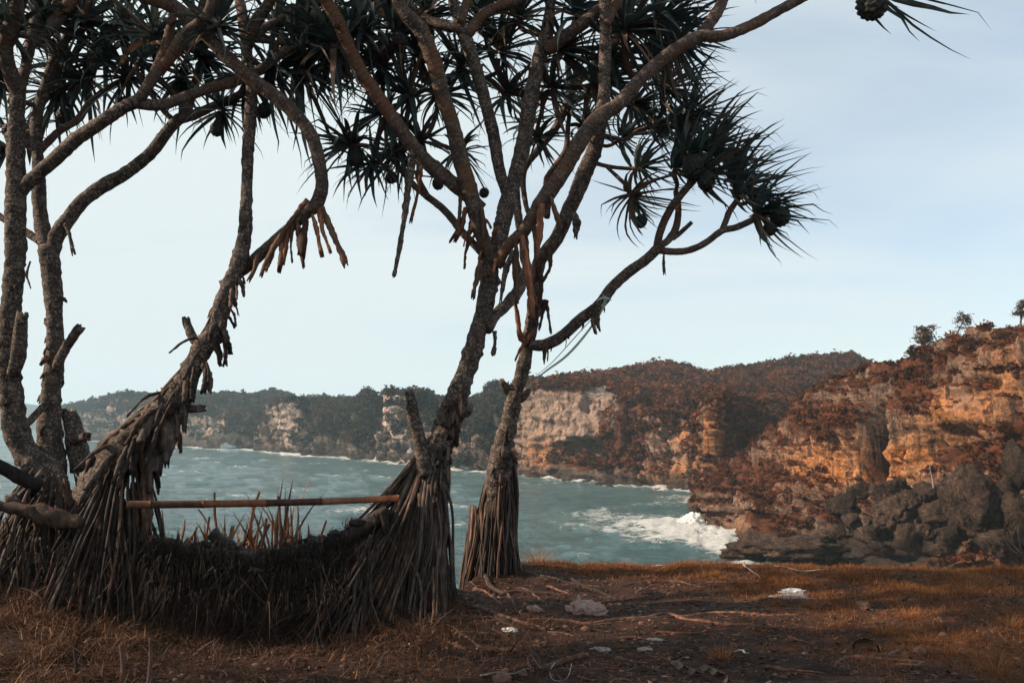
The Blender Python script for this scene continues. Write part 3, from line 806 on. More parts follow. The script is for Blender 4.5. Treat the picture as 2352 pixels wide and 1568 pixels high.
class Tree:
    def __init__(s, label, base, group):
        s.base = np.array(base, float)
        s.root = thing('pandanus_tree', label, 'tree', base, group)
        s.samples = []      # (point, radius) along the limbs
        s.leaves = []
        s.rng = np.random.default_rng(int(abs(base[0] * 1000)) + 5)
    def limb(s, name, P, mat=BARK, rough=0.10, ring=0.05, knob=0.25, ns=14, step=0.034, keep=True, tip=0.6, freq=18):
        jag = 0
        if name == 'aerial_root':
            P = np.array(P); P[:, 3] *= 1 + 0.28 * s.rng.normal(size=len(P)).clip(-1, 1.4); jag, rough, ns, step = 2.6, 0.34, 12, 0.015
        elif name == 'branch_stub': jag, rough = 0.7, max(rough, 0.16)
        V, F, al = tube(P, step, ns, rough, freq, ring, 0.045, knob, s.rng.uniform(0, 90), tip, jag)
        o = part(name, V, F, mat, s.root, True, {'along': al})
        if keep:
            S = spline(P, 0.12)
            s.samples += [(p[:3], p[3]) for p in S]
        return o
    def nearest(s, p):
        A = np.array([q[0] for q in s.samples]); R = [q[1] for q in s.samples]
        d = np.linalg.norm(A - p, axis=1) + 0.5 * np.maximum(0, A[:, 2] - p[2] + 0.05)   # prefer to grow up
        i = int(np.argmin(d))
        return A[i], R[i]
    def rosette(s, c, axis, n=38, L=0.85, wind=(0.0, 0, 0), droop=0.35, dry=0.06, attach=True, stem=0.022, spread=1.0):
        c = np.array(c, float); rng = s.rng
        axis = np.array(axis, float); axis /= np.linalg.norm(axis)
        if attach:
            a, r = s.nearest(c - axis * 0.25)
            dist = np.linalg.norm(c - a)
            if dist > 0.04:
                m1 = a + (c - a) * 0.35 + np.array([0, 0, -0.05 * dist]) + rng.normal(size=3) * 0.05 * dist
                m2 = c - axis * 0.3 * dist + rng.normal(size=3) * 0.03 * dist
                r0 = min(r * 0.7, stem * 1.35)
                s.limb('branch', np.array([[*a, r0], [*m1, stem * 1.05], [*m2, stem], [*c, stem * 0.95]]), BARK_O, ns=10, step=0.04, knob=0.1)
        b1 = np.cross(axis, [0.3, 0.9, 0.2]); b1 /= np.linalg.norm(b1); b2 = np.cross(axis, b1)
        n = int(n * 1.14)
        for i in range(n):
            f = (i + 0.5) / n
            ang = i * 2.3999 + rng.normal() * 0.5
            pol = math.radians(lerp(12, 112, f ** 0.85)) * spread
            d = axis * math.cos(pol) + (b1 * math.cos(ang) + b2 * math.sin(ang)) * math.sin(pol)
            ln = L * 0.94 * rng.uniform(0.55, 1.2) * (0.75 + 0.4 * math.sin(math.pi * min(1, f * 1.1)))
            w = 0.026 * rng.uniform(0.6, 1.4) * (0.7 + 0.4 * L)
            isdry = rng.random() < dry + (0.25 if f > 0.9 else 0)
            s.leaves.append((c - axis * 0.10 * f + d * 0.02, d, ln, w, droop * (0.4 + 1.3 * f) * rng.uniform(0.5, 1.5), np.array(wind, float) * rng.uniform(0.6, 1.3), isdry))
    def leafmesh(s, lf, nseg=6):
        p, d, ln, w, droop, wind, isdry = lf
        rng = s.rng
        kink = rng.uniform(0.45, 0.8) if rng.random() < 0.42 else 9
        up = np.array([0, 0, 1.0])
        side = np.cross(d, up)
        if np.linalg.norm(side) < 0.15: side = np.array([1.0, 0.3, 0])
        side /= np.linalg.norm(side)
        roll = rng.normal() * 0.35
        L, R, M = [], [], []
        p = p.copy(); d = d.copy()
        ds = ln / nseg
        for k in range(nseg + 1):
            t = k / nseg
            side = side - d * np.dot(side, d); side /= np.linalg.norm(side) + 1e-9
            nrm = np.cross(side, d)
            sd = side * math.cos(roll) + nrm * math.sin(roll)
            nn = np.cross(sd, d)
            ww = w * (1.0 - t ** 1.8) * (0.85 + 0.5 * t * (1 - t)) + 0.0007
            L.append(p - sd * ww + nn * ww * 0.55); R.append(p + sd * ww + nn * ww * 0.55); M.append(p.copy())
            p = p + d * ds
            d = d + (np.array([0, 0, -1.0]) * droop * (0.5 + t) + wind * (0.3 + 1.1 * t)) * ds / ln * 1.2 + rng.normal(size=3) * 0.065
            if t > kink:
                d = d + np.array([0, 0, -1.3]) + rng.normal(size=3) * 0.25; kink = 9
            d /= np.linalg.norm(d)
        V = np.array([x for k in range(nseg + 1) for x in (L[k], M[k], R[k])])
        F = []
        for k in range(nseg):
            a = 3 * k
            F += [(a, a + 1, a + 4, a + 3), (a + 1, a + 2, a + 5, a + 4)]
        return V, np.array(F)
    def finish(s, n_single=300):
        sc = []
        for lf in s.leaves:
            mid = lf[0] + lf[1] * lf[2] * 0.5
            px, py = PIX(mid)
            vis = (-30 < px < 2380) and (-30 < py < 1600)
            sc.append((lf[2] / mid[1]) * (1.0 if vis else 0.0) + 1e-6 * s.rng.random())
        order = np.argsort(-np.array(sc))
        rest = {}
        for rank, i in enumerate(order):
            lf = s.leaves[i]
            V, F = s.leafmesh(lf)
            if rank < n_single and sc[i] > 1e-4:
                part('leaf', V, F, LEAF_DRY if lf[6] else LEAF, s.root)
            else:
                rest.setdefault(lf[6], []).append((V, F))
        for k, Ls in rest.items():
            V, F = join(Ls)
            part('foliage', V, F, LEAF_DRY if k else LEAF, s.root, kind='stuff')
    def fruit(s, px, py, r, Y):
        c = U(px, py, Y); R = r / F_PX * Y
        V, F = FRUIT_M
        o = bpy.data.objects.new('fruit', FRUIT_ME); COL.objects.link(o); o.parent = s.root
        o.location = c - s.base
        o.scale = (R, R, R * s.rng.uniform(1.05, 1.25))
        o.rotation_euler = (s.rng.normal() * 0.3, s.rng.normal() * 0.3, s.rng.uniform(0, 6))
        a, _ = s.nearest(c + np.array([0, 0, 0.15]))
        top = c + np.array([0, 0, R * 0.9])
        if np.linalg.norm(a - top) < 0.9:
            mid = (a + top) / 2 + np.array([0, 0, 0.03])
            V, F, al = tube(np.array([[*a, 0.010], [*mid, 0.008], [*top, 0.009]]), 0.05, 7)
            part('fruit_stalk', V, F, BARK_O, s.root, True, {'along': al})
    def roots(s, c, rtop, z0, z1, ext, n, mat=ROOT, r=(0.0065, 0.0155), arc=(0, 360), lean=(0, 0), name='prop_root', bow=0.12):
        """a skirt of stilt roots; ext = reach to the left, right, front and back; c = trunk centre"""
        rng = s.rng
        for i in range(n):
            a = math.radians(arc[0] + (arc[1] - arc[0]) * (i + rng.random()) / n)
            ca, sa = math.cos(a), math.sin(a)
            k = rng.uniform(0.55, 1.05) ** 0.8
            ex = (ext[1] if ca > 0 else ext[0]) * k
            ey = (ext[3] if sa > 0 else ext[2]) * k
            zt = rng.uniform(z0, z1)
            q = (zt - z0) / max(1e-6, z1 - z0)
            top = np.array([c[0] + lean[0] * q + rtop * ca * 0.9, c[1] + lean[1] * q + rtop * sa * 0.9, zt])
            bx, by = c[0] + ca * (rtop + ex), c[1] + sa * (rtop + ey)
            bot = np.array([bx, by, float(gz(bx, by)) - 0.04])
            rad = rng.uniform(*r) * (1.45 if rng.random() < 0.22 else 0.85)
            out = np.array([ca, sa, 0])
            pts = []
            m = 6
            w1, w2 = rng.normal(size=3) * 0.016, rng.normal(size=3) * 0.011
            for j in range(m + 1):
                u = j / m
                p = lerp(top, bot, u) + out * bow * math.sin(math.pi * u) * k
                p = p + w1 * math.sin(u * 3.1 * math.pi / 2) * 1.5 + w2 * math.sin(u * 9)
                pts.append([*p, rad * (1.15 - 0.3 * u + 0.12 * math.sin(u * 17 + i))])
            pts = np.array(pts)
            # stay on top of the ground
            if rng.random() < 0.13:
                pts = pts[:rng.integers(4, 6)]
            V, F, al = tube(pts, 0.11, 7, 0.10, 22, 0, 1, 0.0, rng.uniform(0, 50), 0.5)
            part(name, V, F, mat, s.root, True, {'along': al})
    def stubs(s, path, n, t0, t1, L=(0.06, 0.2), r=(0.012, 0.026), side=None, mat=ROOT, down=0.9, name='broken_root', out=0.5):
        """short broken aerial roots and bark flakes hanging along a limb"""
        S = spline(path, 0.02); rng = s.rng
        for i in range(n):
            j = int(lerp(t0, t1, (i + rng.random()) / n) * (len(S) - 1))
            p, rr = S[j, :3], S[j, 3]
            T = S[min(j + 2, len(S) - 1), :3] - S[max(j - 2, 0), :3]; T /= np.linalg.norm(T) + 1e-9
            o = rng.normal(size=3)
            o[1] -= 0.5
            if side is not None: o = o * 0.45 + np.array(side)
            o = o - T * np.dot(o, T); o /= np.linalg.norm(o)
            a = p + o * rr * 0.65
            ln = rng.uniform(*L); rad = rng.uniform(*r)
            d = o * out + np.array([0, 0, -down]) - T * 0.35 + rng.normal(size=3) * 0.18
            d /= np.linalg.norm(d)
            b = a + (o * 0.7 + d) * ln * 0.4; e = b + d * ln * 0.6
            V, F, al = tube(np.array([[*a, rad * 0.9], [*b, rad * rng.uniform(0.8, 1.25)], [*e, rad * rng.uniform(0.55, 1.0)]]), 0.014, 10, 0.45, 30, 0.0, 1, 0.0, rng.uniform(0, 50), 0.5, rng.uniform(0.8, 2.2))
            part(name, V, F, mat, s.root, True, {'along': al})

# fruit: a ball of wedge-shaped knobs
fib = np.arange(80) + 0.5
ph = np.arccos(1 - 2 * fib / 80); tt = math.pi * (1 + 5 ** 0.5) * fib
fp = np.stack([np.cos(tt) * np.sin(ph), np.sin(tt) * np.sin(ph), np.cos(ph)], -1)
fv, ff = ICO[4]
dmin = np.arccos(np.clip(fv @ fp.T, -1, 1)).min(1)
FRUIT_M = (fv * (1.04 - 0.24 * np.clip(dmin / 0.24, 0, 1)[:, None] ** 2.2), ff)
FRUIT_ME = mesh_of('fruit', FRUIT_M[0], FRUIT_M[1], True)
FRUIT_ME.materials.append(FRUIT)

def up_out(T, P, rng, n=2, wind=(0.1, 0, 0), L=0.85):
    """a limb that leaves the top of the frame: carry it on, fork it, and crown it with rosettes"""
    P = np.array(P)
    p, r = P[-1, :3], P[-1, 3]
    d = P[-1, :3] - P[-2, :3]; d /= np.linalg.norm(d)
    for i in range(n):
        dd = d + rng.normal(size=3) * 0.38 + np.array([0.0, 0, 0.15]); dd /= np.linalg.norm(dd)
        ln = rng.uniform(0.5, 1.15)
        m = p + (d + dd) * 0.25 * ln
        e = p + dd * ln + np.array([0, 0, 0.1])
        T.limb('branch', np.array([[*p, r * 0.85], [*m, r * 0.75], [*e, r * 0.6]]), BARK_O, ns=12, step=0.04)
        T.rosette(e, dd + np.array([0, 0, 0.25]), 34, L, wind, 0.4, attach=False)

def ru(T, px, py, Y, ax, n=36, L=0.8, **k):
    T.rosette(U(px, py, Y), ax, n, L, **k)

G_T = 'pandanus trees on the bluff edge'
# ------------------------------------------------------------------ left tree
b1 = U(150, 1300, 6.85); b1[2] = float(gz(b1[0], b1[1]))
T1 = Tree('many stemmed pandanus at the left with a leaning shaggy trunk and a drooping arched limb', b1, G_T)
A0 = wpath([(150,1330,85),(125,1180,72),(112,1090,60),(72,1052,55),(42,1000,50),(28,930,49),(15,820,46),(22,740,44),(31,660,42),(36,560,44),(36,410,40),(38,290,37),(41,205,35)], 6.85, 6.7)
T1.limb('trunk', A0, BARK, 0.15, 0.05, 0.5, 26)
A1 = wpath([(41,215,33),(12,123,34),(25,62,34),(45,0,34),(70,-60,30)], 6.7, 6.4)
T1.limb('branch', A1, BARK_O)
A2 = wpath([(41,215,30),(57,164,26),(70,103,24),(82,41,23),(73,0,22),(60,-50,20)], 6.7, 7.2)
T1.limb('branch', A2, BARK_O)
A3 = wpath([(68,105,24),(96,86,27),(135,41,28),(164,0,28),(190,-50,24)], 6.95, 7.4)
T1.limb('branch', A3, BARK_O)
T1.limb('branch_stub', wpath([(30,860,28),(44,810,30),(46,770,29),(50,722,27)], 6.7, 6.55), BARK, 0.13, 0.05, 0.3)
AB = wpath([(34,450,34),(62,422,32),(123,369,31),(176,320,30),(230,283,30),(279,250,29),(312,234,28)], 6.75, 6.4)
T1.limb('branch', AB, BARK, 0.08, 0.05, 0.4)
AB1 = wpath([(305,236,27),(369,242,25),(431,221,24),(492,201,24),(546,185,24),(599,160,22),(640,127,21),(677,107,19),(705,95,18)], 6.42, 6.9)
T1.limb('branch', AB1, BARK_O)
AB2 = wpath([(305,238,26),(328,217,27),(353,176,26),(390,135,26),(422,82,27),(472,41,25),(488,0,24),(495,-50,22)], 6.42, 6.1)
T1.limb('branch', AB2, BARK_O)
AB3 = wpath([(345,190,20),(357,164,21),(381,103,21),(396,41,20),(398,-10,19)], 6.4, 6.8)
T1.limb('branch', AB3, BARK_O)
B0 = wpath([(165,1340,90),(125,1150,66),(114,1010,50),(114,951,46),(121,875,40),(127,799,39),(125,722,37),(119,627,41),(112,572,44)], 7.0, 7.1)
T1.limb('trunk', B0, BARK, 0.14, 0.06, 0.45, 24)
B1 = wpath([(110,585,36),(98,525,33),(90,451,31),(88,369,28),(82,303,26),(86,262,25),(102,205,23),(127,135,22),(156,82,21),(180,20,20),(200,-30,18)], 7.1, 7.5)
T1.limb('branch', B1, BARK)
C0 = wpath([(118,590,34),(131,541,35),(160,500,31),(193,459,30),(246,422,32),(295,394,29),(349,349,27),(390,295,26),(414,271,25)], 7.1, 7.4)
T1.limb('branch', C0, BARK, 0.09)
T1.limb('branch', wpath([(410,275,22),(431,246,21),(451,185,19),(468,140,17)], 7.4, 7.6), BARK_O)
C2 = wpath([(408,278,22),(451,262,22),(513,234,20),(546,221,19),(575,195,17)], 7.4, 7.2)
T1.limb('branch', C2, BARK_O)
T1.limb('branch', wpath([(96,556,20),(41,521,17),(4,500,16),(-40,470,16)], 7.1, 7.3), BARK)
T1.limb('branch', wpath([(86,352,18),(135,303,17),(180,275,16),(205,238,15),(246,205,15),(288,187,14)], 7.25, 7.6), BARK_O)
T1.limb('branch_stub', wpath([(128,850,20),(145,810,20),(164,780,21),(184,752,20)], 7.0, 6.9), BARK)
T1.limb('branch', wpath([(52,985,15),(75,960,16),(104,928,17)], 6.75, 6.95), BARK)
T1.limb('branch_stub', wpath([(188,1080,46),(172,1000,40),(160,955,36),(158,948,34)], 7.15, 7.2), BARK, 0.14)
T1.limb('branch_stub', wpath([(168,1012,22),(190,1004,21),(201,1003,20)], 7.1, 7.0), BARK)
T1.limb('branch_stub', wpath([(95,1120,34),(50,1098,30),(10,1075,30),(-40,1052,30)], 6.6, 6.4), ROTTEN, 0.2)
T1.limb('branch_stub', wpath([(190,1205,22),(140,1192,34),(90,1178,40),(40,1170,32),(-10,1158,38),(-60,1160,34)], 6.36, 6.2), ROTTEN, 0.42, 0.1, 0.8, freq=11)
T1.limb('branch_stub', wpath([(60,1180,26),(34,1160,28),(26,1140,26)], 6.4, 6.35), BARK, 0.2)
D0 = wpath([(225,1330,80),(215,1190,92),(250,1075,92),(305,1010,82),(362,955,68),(411,901,60),(438,856,47),(465,799,43),(491,764,44),(510,703,38),(533,639,37),(551,595,36),(562,533,33),(567,451,27),(568,369,25),(574,287,27),(578,226,27),(574,164,25),(566,110,27)], 6.7, 6.9, -0.1)
T1.limb('trunk', D0, BARK, 0.17, 0.06, 0.5, 28)
T1.limb('branch', wpath([(566,115,25),(558,41,25),(550,0,24),(545,-60,22)], 6.9, 7.1), BARK_O)
T1.limb('branch', wpath([(568,110,25),(587,53,28),(615,12,28),(640,-30,25)], 6.9, 6.7), BARK_O)
T1.limb('branch', wpath([(585,90,20),(607,66,21),(645,45,19),(680,20,18),(715,-20,17)], 6.9, 7.3), BARK_O)
E0 = wpath([(535,635,26),(566,615,27),(595,587,28),(632,554,27),(673,517,26),(705,487,30),(726,470,33),(738,440,31),(739,410,30),(728,349,30),(706,295,31),(655,240,33),(610,205,33),(562,168,33),(513,123,33),(464,70,33),(418,29,34),(381,8,34),(328,-10,33),(270,-40,30)], 6.9, 6.2)
T1.limb('branch', E0, BARK_O, 0.05, 0.06, 0.2)
for pts in ([(703,470,14),(700,520,17),(693,574,14)], [(738,476,14),(762,530,14),(790,597,12)], [(734,480,14),(742,530,15),(757,574,12)], [(708,460,14),(670,505,15),(640,550,15),(612,600,15),(601,630,11)],
            [(664,525,10),(658,560,11),(652,605,8)], [(683,510,14),(690,560,14),(697,607,11)], [(716,490,8),(728,530,8),(738,582,6)], [(628,560,15),(622,590,13),(612,620,10)], [(646,545,12),(648,580,11),(642,615,8)],
            [(672,520,9),(668,560,9),(671,600,6)], [(590,590,14),(586,615,13),(574,640,11)]):
    T1.limb('aerial_root', wpath(pts, 6.72, 6.66), DEADROOT, 0.16, 0, 0, 9, keep=False, tip=1.2, freq=26)
T1.limb('aerial_root', wpath([(152,515,9),(160,540,10),(168,576,9)], 7.1, 7.05), BARK, 0.25, 0, 0, 9, keep=False)
T1.limb('aerial_root', wpath([(70,600,4),(62,630,4),(70,660,3)], 6.7, 6.7), BARK, 0.1, 0, 0, 6, keep=False)
T1.limb('branch_stub', wpath([(452,790,22),(438,765,22),(430,742,20),(428,732,18)], 6.85, 6.9), BARK)
T1.limb('branch_stub', wpath([(380,935,26),(420,938,24),(468,938,18)], 6.75, 6.7), BARK, 0.2)
T1.limb('aerial_root', wpath([(378,960,28),(384,1000,30),(386,1035,28),(385,1058,16)], 6.65, 6.6), ROOT, 0.2, 0, 0, 12, keep=False)
T1.limb('aerial_root', wpath([(346,1000,30),(350,1050,30),(354,1095,24)], 6.65, 6.6), ROOT, 0.2, 0, 0, 12, keep=False)
T1.limb('aerial_root', wpath([(320,1020,26),(335,1080,24),(338,1150,22),(335,1230,20)], 6.65, 6.6), ROOT, 0.18, 0, 0, 12, keep=False)
T1.limb('aerial_root', wpath([(362,990,16),(372,1040,16),(366,1085,12)], 6.6, 6.6), ROOT, 0.2, 0, 0, 10, keep=False)
T1.stubs(D0, 28, 0.22, 0.47, (0.06, 0.30), (0.008, 0.032), (0.5, -0.3, -0.6))
T1.stubs(D0, 16, 0.45, 0.58, (0.05, 0.17), (0.010, 0.022), (0.7, -0.2, -0.3))
T1.stubs(D0, 24, 0.12, 0.36, (0.12, 0.40), (0.007, 0.022), (0.2, -0.8, 0.1), down=0.7, out=0.25)
T1.stubs(B0, 14, 0.30, 0.85, (0.04, 0.12), (0.012, 0.024), None)
T1.stubs(A0, 12, 0.30, 0.65, (0.03, 0.08), (0.010, 0.02), None)
# strips of dead root fused along the upper side of the leaning trunk
for k in range(10):
    a = T1.rng.uniform(0.14, 0.34); b = a + T1.rng.uniform(0.10, 0.2)
    S = spline(D0, 0.02); ii = np.linspace(a, b, 6) * (len(S) - 1)
    off = np.array([-0.55 + 0.3 * T1.rng.normal(), -0.6, 0.45]); off /= np.linalg.norm(off)
    pts = [[*(S[int(i), :3] + off * S[int(i), 3] * (0.92 + 0.1 * math.sin(q_ * 2))), 0.014 + 0.008 * math.sin(q_)] for q_, i in enumerate(ii)]
    T1.limb('fused_root', np.array(pts), ROOT, 0.2, 0, 0, 9, keep=False)
cA = U(120, 1150, 6.85); cD = U(245, 1120, 6.7)
T1.roots(cA[:2], 0.20, 0.80, 1.30, (0.50, 0.50, 0.62, 0.45), 110, arc=(110, 380), bow=0.03)
T1.roots(cD[:2], 0.17, 0.80, 1.38, (0.25, 0.42, 0.55, 0.35), 95, arc=(180, 400), lean=(0.12, 0), bow=0.02)
T1.roots(U(40, 1250, 6.7)[:2], 0.16, 0.45, 0.85, (0.40, 0.3, 0.55, 0.3), 44, arc=(140, 330), bow=0.02)
T1.roots(U(300, 1100, 6.7)[:2], 0.10, 0.75, 1.25, (0.12, 0.28, 0.3, 0.2), 24, arc=(230, 400), bow=0.0, r=(0.008, 0.016))
for (px, py, Yd, ax, n, L) in [(15,60,6.6,(-.2,-.4,.6),34,.8),(100,45,7.2,(0,-.1,.8),34,.8),(200,40,7.4,(.2,0,.8),36,.85),(290,70,7.5,(.2,-.2,.4),36,.8),(150,150,7.7,(-.2,.2,.3),34,.75),
    (235,130,7.8,(.1,-.3,.1),36,.75),(180,190,7.7,(-.3,-.2,-.1),34,.7),(120,215,7.6,(-.4,-.2,-.2),32,.65),(295,180,7.6,(.2,-.5,-.2),36,.7),(355,70,6.9,(.2,0,.7),36,.85),(450,95,7.6,(.2,.2,.5),36,.8),
    (505,45,6.3,(.1,-.2,.8),30,.8),(470,140,7.6,(.1,-.1,-.1),32,.7),(420,190,7.7,(.2,-.1,-.4),28,.6),(575,190,7.2,(.3,-.2,-.2),32,.7),(640,165,7.0,(.6,0,-.1),34,.75),(700,95,7.0,(.7,-.1,.1),40,.8),(705,170,7.1,(.9,0,-.1),36,.75),
    (510,265,7.2,(.1,-.3,-1),22,.55),(720,30,7.2,(.6,0,.4),36,.8),(770,60,7.3,(.7,0,.0),36,.8),(640,60,7.3,(.3,0,.5),32,.75),(5,340,7.4,(-.3,-.3,-.1),24,.6),(-15,180,7.1,(-.5,-.3,.3),28,.7),(60,300,7.8,(-.2,.2,.1),22,.5),(330,130,7.2,(.1,.1,.4),30,.75)]:
    ru(T1, px, py, Yd, ax, n, L, wind=(0.35, 0, 0), droop=0.8)
for P in (A1, A2, A3, AB2): up_out(T1, P, T1.rng, 2, (0.3, 0, 0))
up_out(T1, E0, T1.rng, 2, (0.3, 0, 0)); up_out(T1, B1, T1.rng, 2)
for f in [(148,267,18,7.5),(607,254,17,7.1),(498,297,16,7.1),(287,238,16,7.5),(683,55,28,7.0),(779,156,20,7.2),(20,300,15,7.2)]: T1.fruit(*f)
T1.finish()

# ------------------------------------------------------------------ middle tree
b2 = U(950, 1390, 7.3); b2[2] = float(gz(b2[0], b2[1]))
T2 = Tree('tall pandanus in the middle with a stilt root skirt, holding the bamboo rail', b2, G_T)
M0 = wpath([(965,1400,90),(968,1250,82),(982,1130,72),(1000,1050,64),(1026,984,62),(1048,909,46),(1073,846,42),(1094,775,42),(1112,705,40),(1124,640,42),(1128,590,44)], 7.3, 7.2)
T2.limb('trunk', M0, BARK, 0.15, 0.06, 0.5, 28)
T2.limb('branch_stub', wpath([(975,1090,34),(964,1010,28),(950,965,27),(946,930,26),(940,902,22)], 7.15, 7.0), BARK, 0.12, 0.0, 0.3)
T2.limb('branch_stub', wpath([(1040,960,22),(1062,950,26),(1082,938,22)], 7.2, 7.1), BARK, 0.2)
T2.limb('branch_stub', wpath([(1010,975,18),(1014,945,20),(1030,912,16)], 7.1, 7.05), BARK, 0.2)
MA = wpath([(1124,600,34),(1110,550,33),(1098,515,34),(1090,480,38),(1080,443,39),(1059,369,38),(1039,287,37),(1020,230,37),(998,152,37),(969,74,37),(932,33,34),(915,0,33),(900,-50,30)], 7.2, 6.4)
T2.limb('branch', MA, BARK_O, 0.06, 0.07, 0.25, 22)
MB = wpath([(1132,600,38),(1150,535,38),(1163,480,40),(1172,440,38)], 7.25, 7.35)
T2.limb('branch', MB, BARK, 0.09, 0.06, 0.4, 22)
MB1 = wpath([(1168,450,30),(1147,390,28),(1133,308,29),(1112,226,30),(1092,156,31),(1067,82,32),(1055,49,30),(1040,0,24),(1032,-50,22)], 7.35, 6.9)
T2.limb('branch', MB1, BARK, 0.07, 0.06, 0.3, 20)
MB1b = wpath([(1057,56,22),(1068,20,21),(1076,-10,20),(1082,-60,19)], 6.95, 7.0)
T2.limb('branch', MB1b, BARK_O)
MB1c = wpath([(1062,68,20),(1030,62,23),(1000,52,22),(965,35,21),(945,15,20),(930,-20,18)], 6.97, 7.1)
T2.limb('branch', MB1c, BARK_O)
MB1d = wpath([(1072,82,22),(1084,66,25),(1108,36,27),(1145,16,26),(1190,0,25),(1225,-25,24)], 7.0, 7.2)
T2.limb('branch', MB1d, BARK_O)
MB2 = wpath([(1174,445,32),(1184,400,35),(1203,328,37),(1219,230,36),(1235,144,34),(1254,85,31),(1263,25,26),(1266,-10,24),(1270,-60,22)], 7.35, 7.2)
T2.limb('branch', MB2, BARK, 0.09, 0.05, 0.4, 20)
MB3 = wpath([(1254,118,28),(1284,95,30),(1309,76,31),(1367,32,30),(1405,0,28),(1440,-35,26)], 7.2, 6.8)
T2.limb('branch', MB3, BARK_O)
MC = wpath([(1106,480,33),(1071,447,34),(1022,406,35),(977,369,35),(940,324,34),(899,267,33),(862,213,33),(829,164,32),(801,107,31),(776,49,31),(751,4,30),(735,-50,28)], 7.15, 6.3)
T2.limb('branch', MC, BARK_O, 0.06, 0.06, 0.25, 20)
MD = wpath([(1112,588,17),(1086,558,18),(1063,535,19),(1022,484,18),(981,451,16),(955,430,15),(925,395,14),(905,370,13)], 7.2, 7.7)
T2.limb('branch', MD, BARK_O)
T2.limb('branch', wpath([(985,455,13),(965,420,14),(957,394,13)], 7.4, 7.3), BARK_O)
ME = wpath([(1140,612,27),(1165,568,27),(1190,542,28),(1207,525,32),(1248,459,37),(1289,402,37),(1326,336,38),(1362,285,40),(1392,258,36),(1422,238,33),(1481,172,32),(1540,122,31),(1603,86,30),(1640,84,27),(1671,80,26),(1725,59,26),(1784,27,25),(1830,3,22),(1862,-12,17)], 7.15, 6.9, -0.25)
T2.limb('branch', ME, BARK_O, 0.06, 0.08, 0.3, 22)
ME1 = wpath([(1375,275,30),(1386,226,29),(1389,159,29),(1391,68,29),(1389,0,28),(1388,-50,26)], 6.98, 6.7)
T2.limb('branch', ME1, BARK, 0.06, 0.08, 0.35, 18)
T2.limb('branch', wpath([(1392,60,22),(1404,30,22),(1420,0,23),(1434,-40,22)], 6.75, 6.9), BARK_O)
ME2 = wpath([(1600,90,27),(1630,54,29),(1655,12,29),(1668,-30,26)], 6.85, 7.1)
T2.limb('branch', ME2, BARK_O)
MEx = wpath([(1860,-10,17),(1905,-45,20),(1960,-62,22),(1985,-55,22)], 6.9, 6.85)
T2.limb('branch', MEx, BARK_O)
T2.limb('branch', wpath([(1118,755,27),(1136,726,28),(1165,698,28),(1193,663,27),(1208,620,22)], 7.2, 7.9), BARK, 0.12)
T2.limb('aerial_root', wpath([(948,345,13),(940,410,15),(930,490,15),(919,560,15),(909,612,13),(906,626,8)], 6.75, 6.7), BARK, 0.10, 0, 0.3, 10, keep=False, tip=0.2)
T2.limb('aerial_root', wpath([(968,385,10),(960,440,11),(944,507,10)], 6.9, 6.85), DEADROOT, 0.2, 0, 0, 9, keep=False)
T2.limb('aerial_root', wpath([(1069,478,12),(1060,520,14),(1046,545,12)], 7.0, 6.95), DEADROOT, 0.2, 0, 0, 9, keep=False)
T2.limb('aerial_root', wpath([(1058,450,8),(1056,490,9),(1050,530,7)], 7.0, 6.95), DEADROOT, 0.2, 0, 0, 9, keep=False)
T2.limb('aerial_root', wpath([(1104,600,14),(1096,640,15),(1088,672,12)], 7.05, 7.0), DEADROOT, 0.25, 0, 0, 9, keep=False)
T2.limb('aerial_root', wpath([(1106,480,12),(1112,530,13),(1118,580,9)], 7.0, 7.0), DEADROOT, 0.2, 0, 0, 9, keep=False)
T2.limb('aerial_root', wpath([(1178,575,14),(1160,630,15),(1150,690,12)], 7.0, 6.95), BARK, 0.15, 0, 0, 9, keep=False)
T2.limb('aerial_root', wpath([(1186,560,14),(1186,630,15),(1188,700,10)], 7.0, 6.95), DEADROOT, 0.15, 0, 0, 9, keep=False)
T2.limb('aerial_root', wpath([(1200,540,12),(1212,620,14),(1222,720,14)], 7.0, 7.0), DEADROOT, 0.15, 0, 0, 9, keep=False)
T2.limb('aerial_root', wpath([(1136,760,12),(1137,785,11),(1135,803,10)], 7.1, 7.1), BARK, 0.25, 0, 0, 9, keep=False)
T2.limb('aerial_root', wpath([(1244,470,14),(1240,530,15),(1236,590,10)], 6.9, 6.9), DEADROOT, 0.15, 0, 0, 9, keep=False)
T2.limb('aerial_root', wpath([(1264,450,10),(1280,500,12),(1290,530,8)], 6.9, 6.9), DEADROOT, 0.15, 0, 0, 9, keep=False)
T2.stubs(M0, 34, 0.30, 0.62, (0.06, 0.18), (0.012, 0.028), (0.35, -0.6, -0.3))
T2.stubs(MA, 10, 0.0, 0.2, (0.10, 0.3), (0.008, 0.016), None, DEADROOT)
T2.stubs(MB, 8, 0.0, 0.5, (0.10, 0.3), (0.008, 0.016), None, DEADROOT)
c2 = U(975, 1150, 7.3)
T2.roots(c2[:2], 0.15, 0.95, 1.45, (0.95, 0.10, 0.46, 0.35), 150, arc=(160, 385), lean=(0.10, 0), bow=-0.07)
T2.roots(U(900, 1280, 7.25)[:2], 0.10, 0.5, 0.95, (0.80, 0.25, 0.40, 0.25), 75, arc=(165, 300), lean=(0.25, 0), bow=-0.04)
T2.roots(U(820, 1300, 7.0)[:2], 0.12, 0.35, 0.72, (0.65, 0.3, 0.42, 0.2), 30, arc=(180, 310), lean=(0.2, 0), bow=-0.03)
T2.roots(U(1000, 1240, 7.2)[:2], 0.10, 0.7, 1.15, (0.25, 0.10, 0.32, 0.25), 45, arc=(200, 370), bow=0.0)
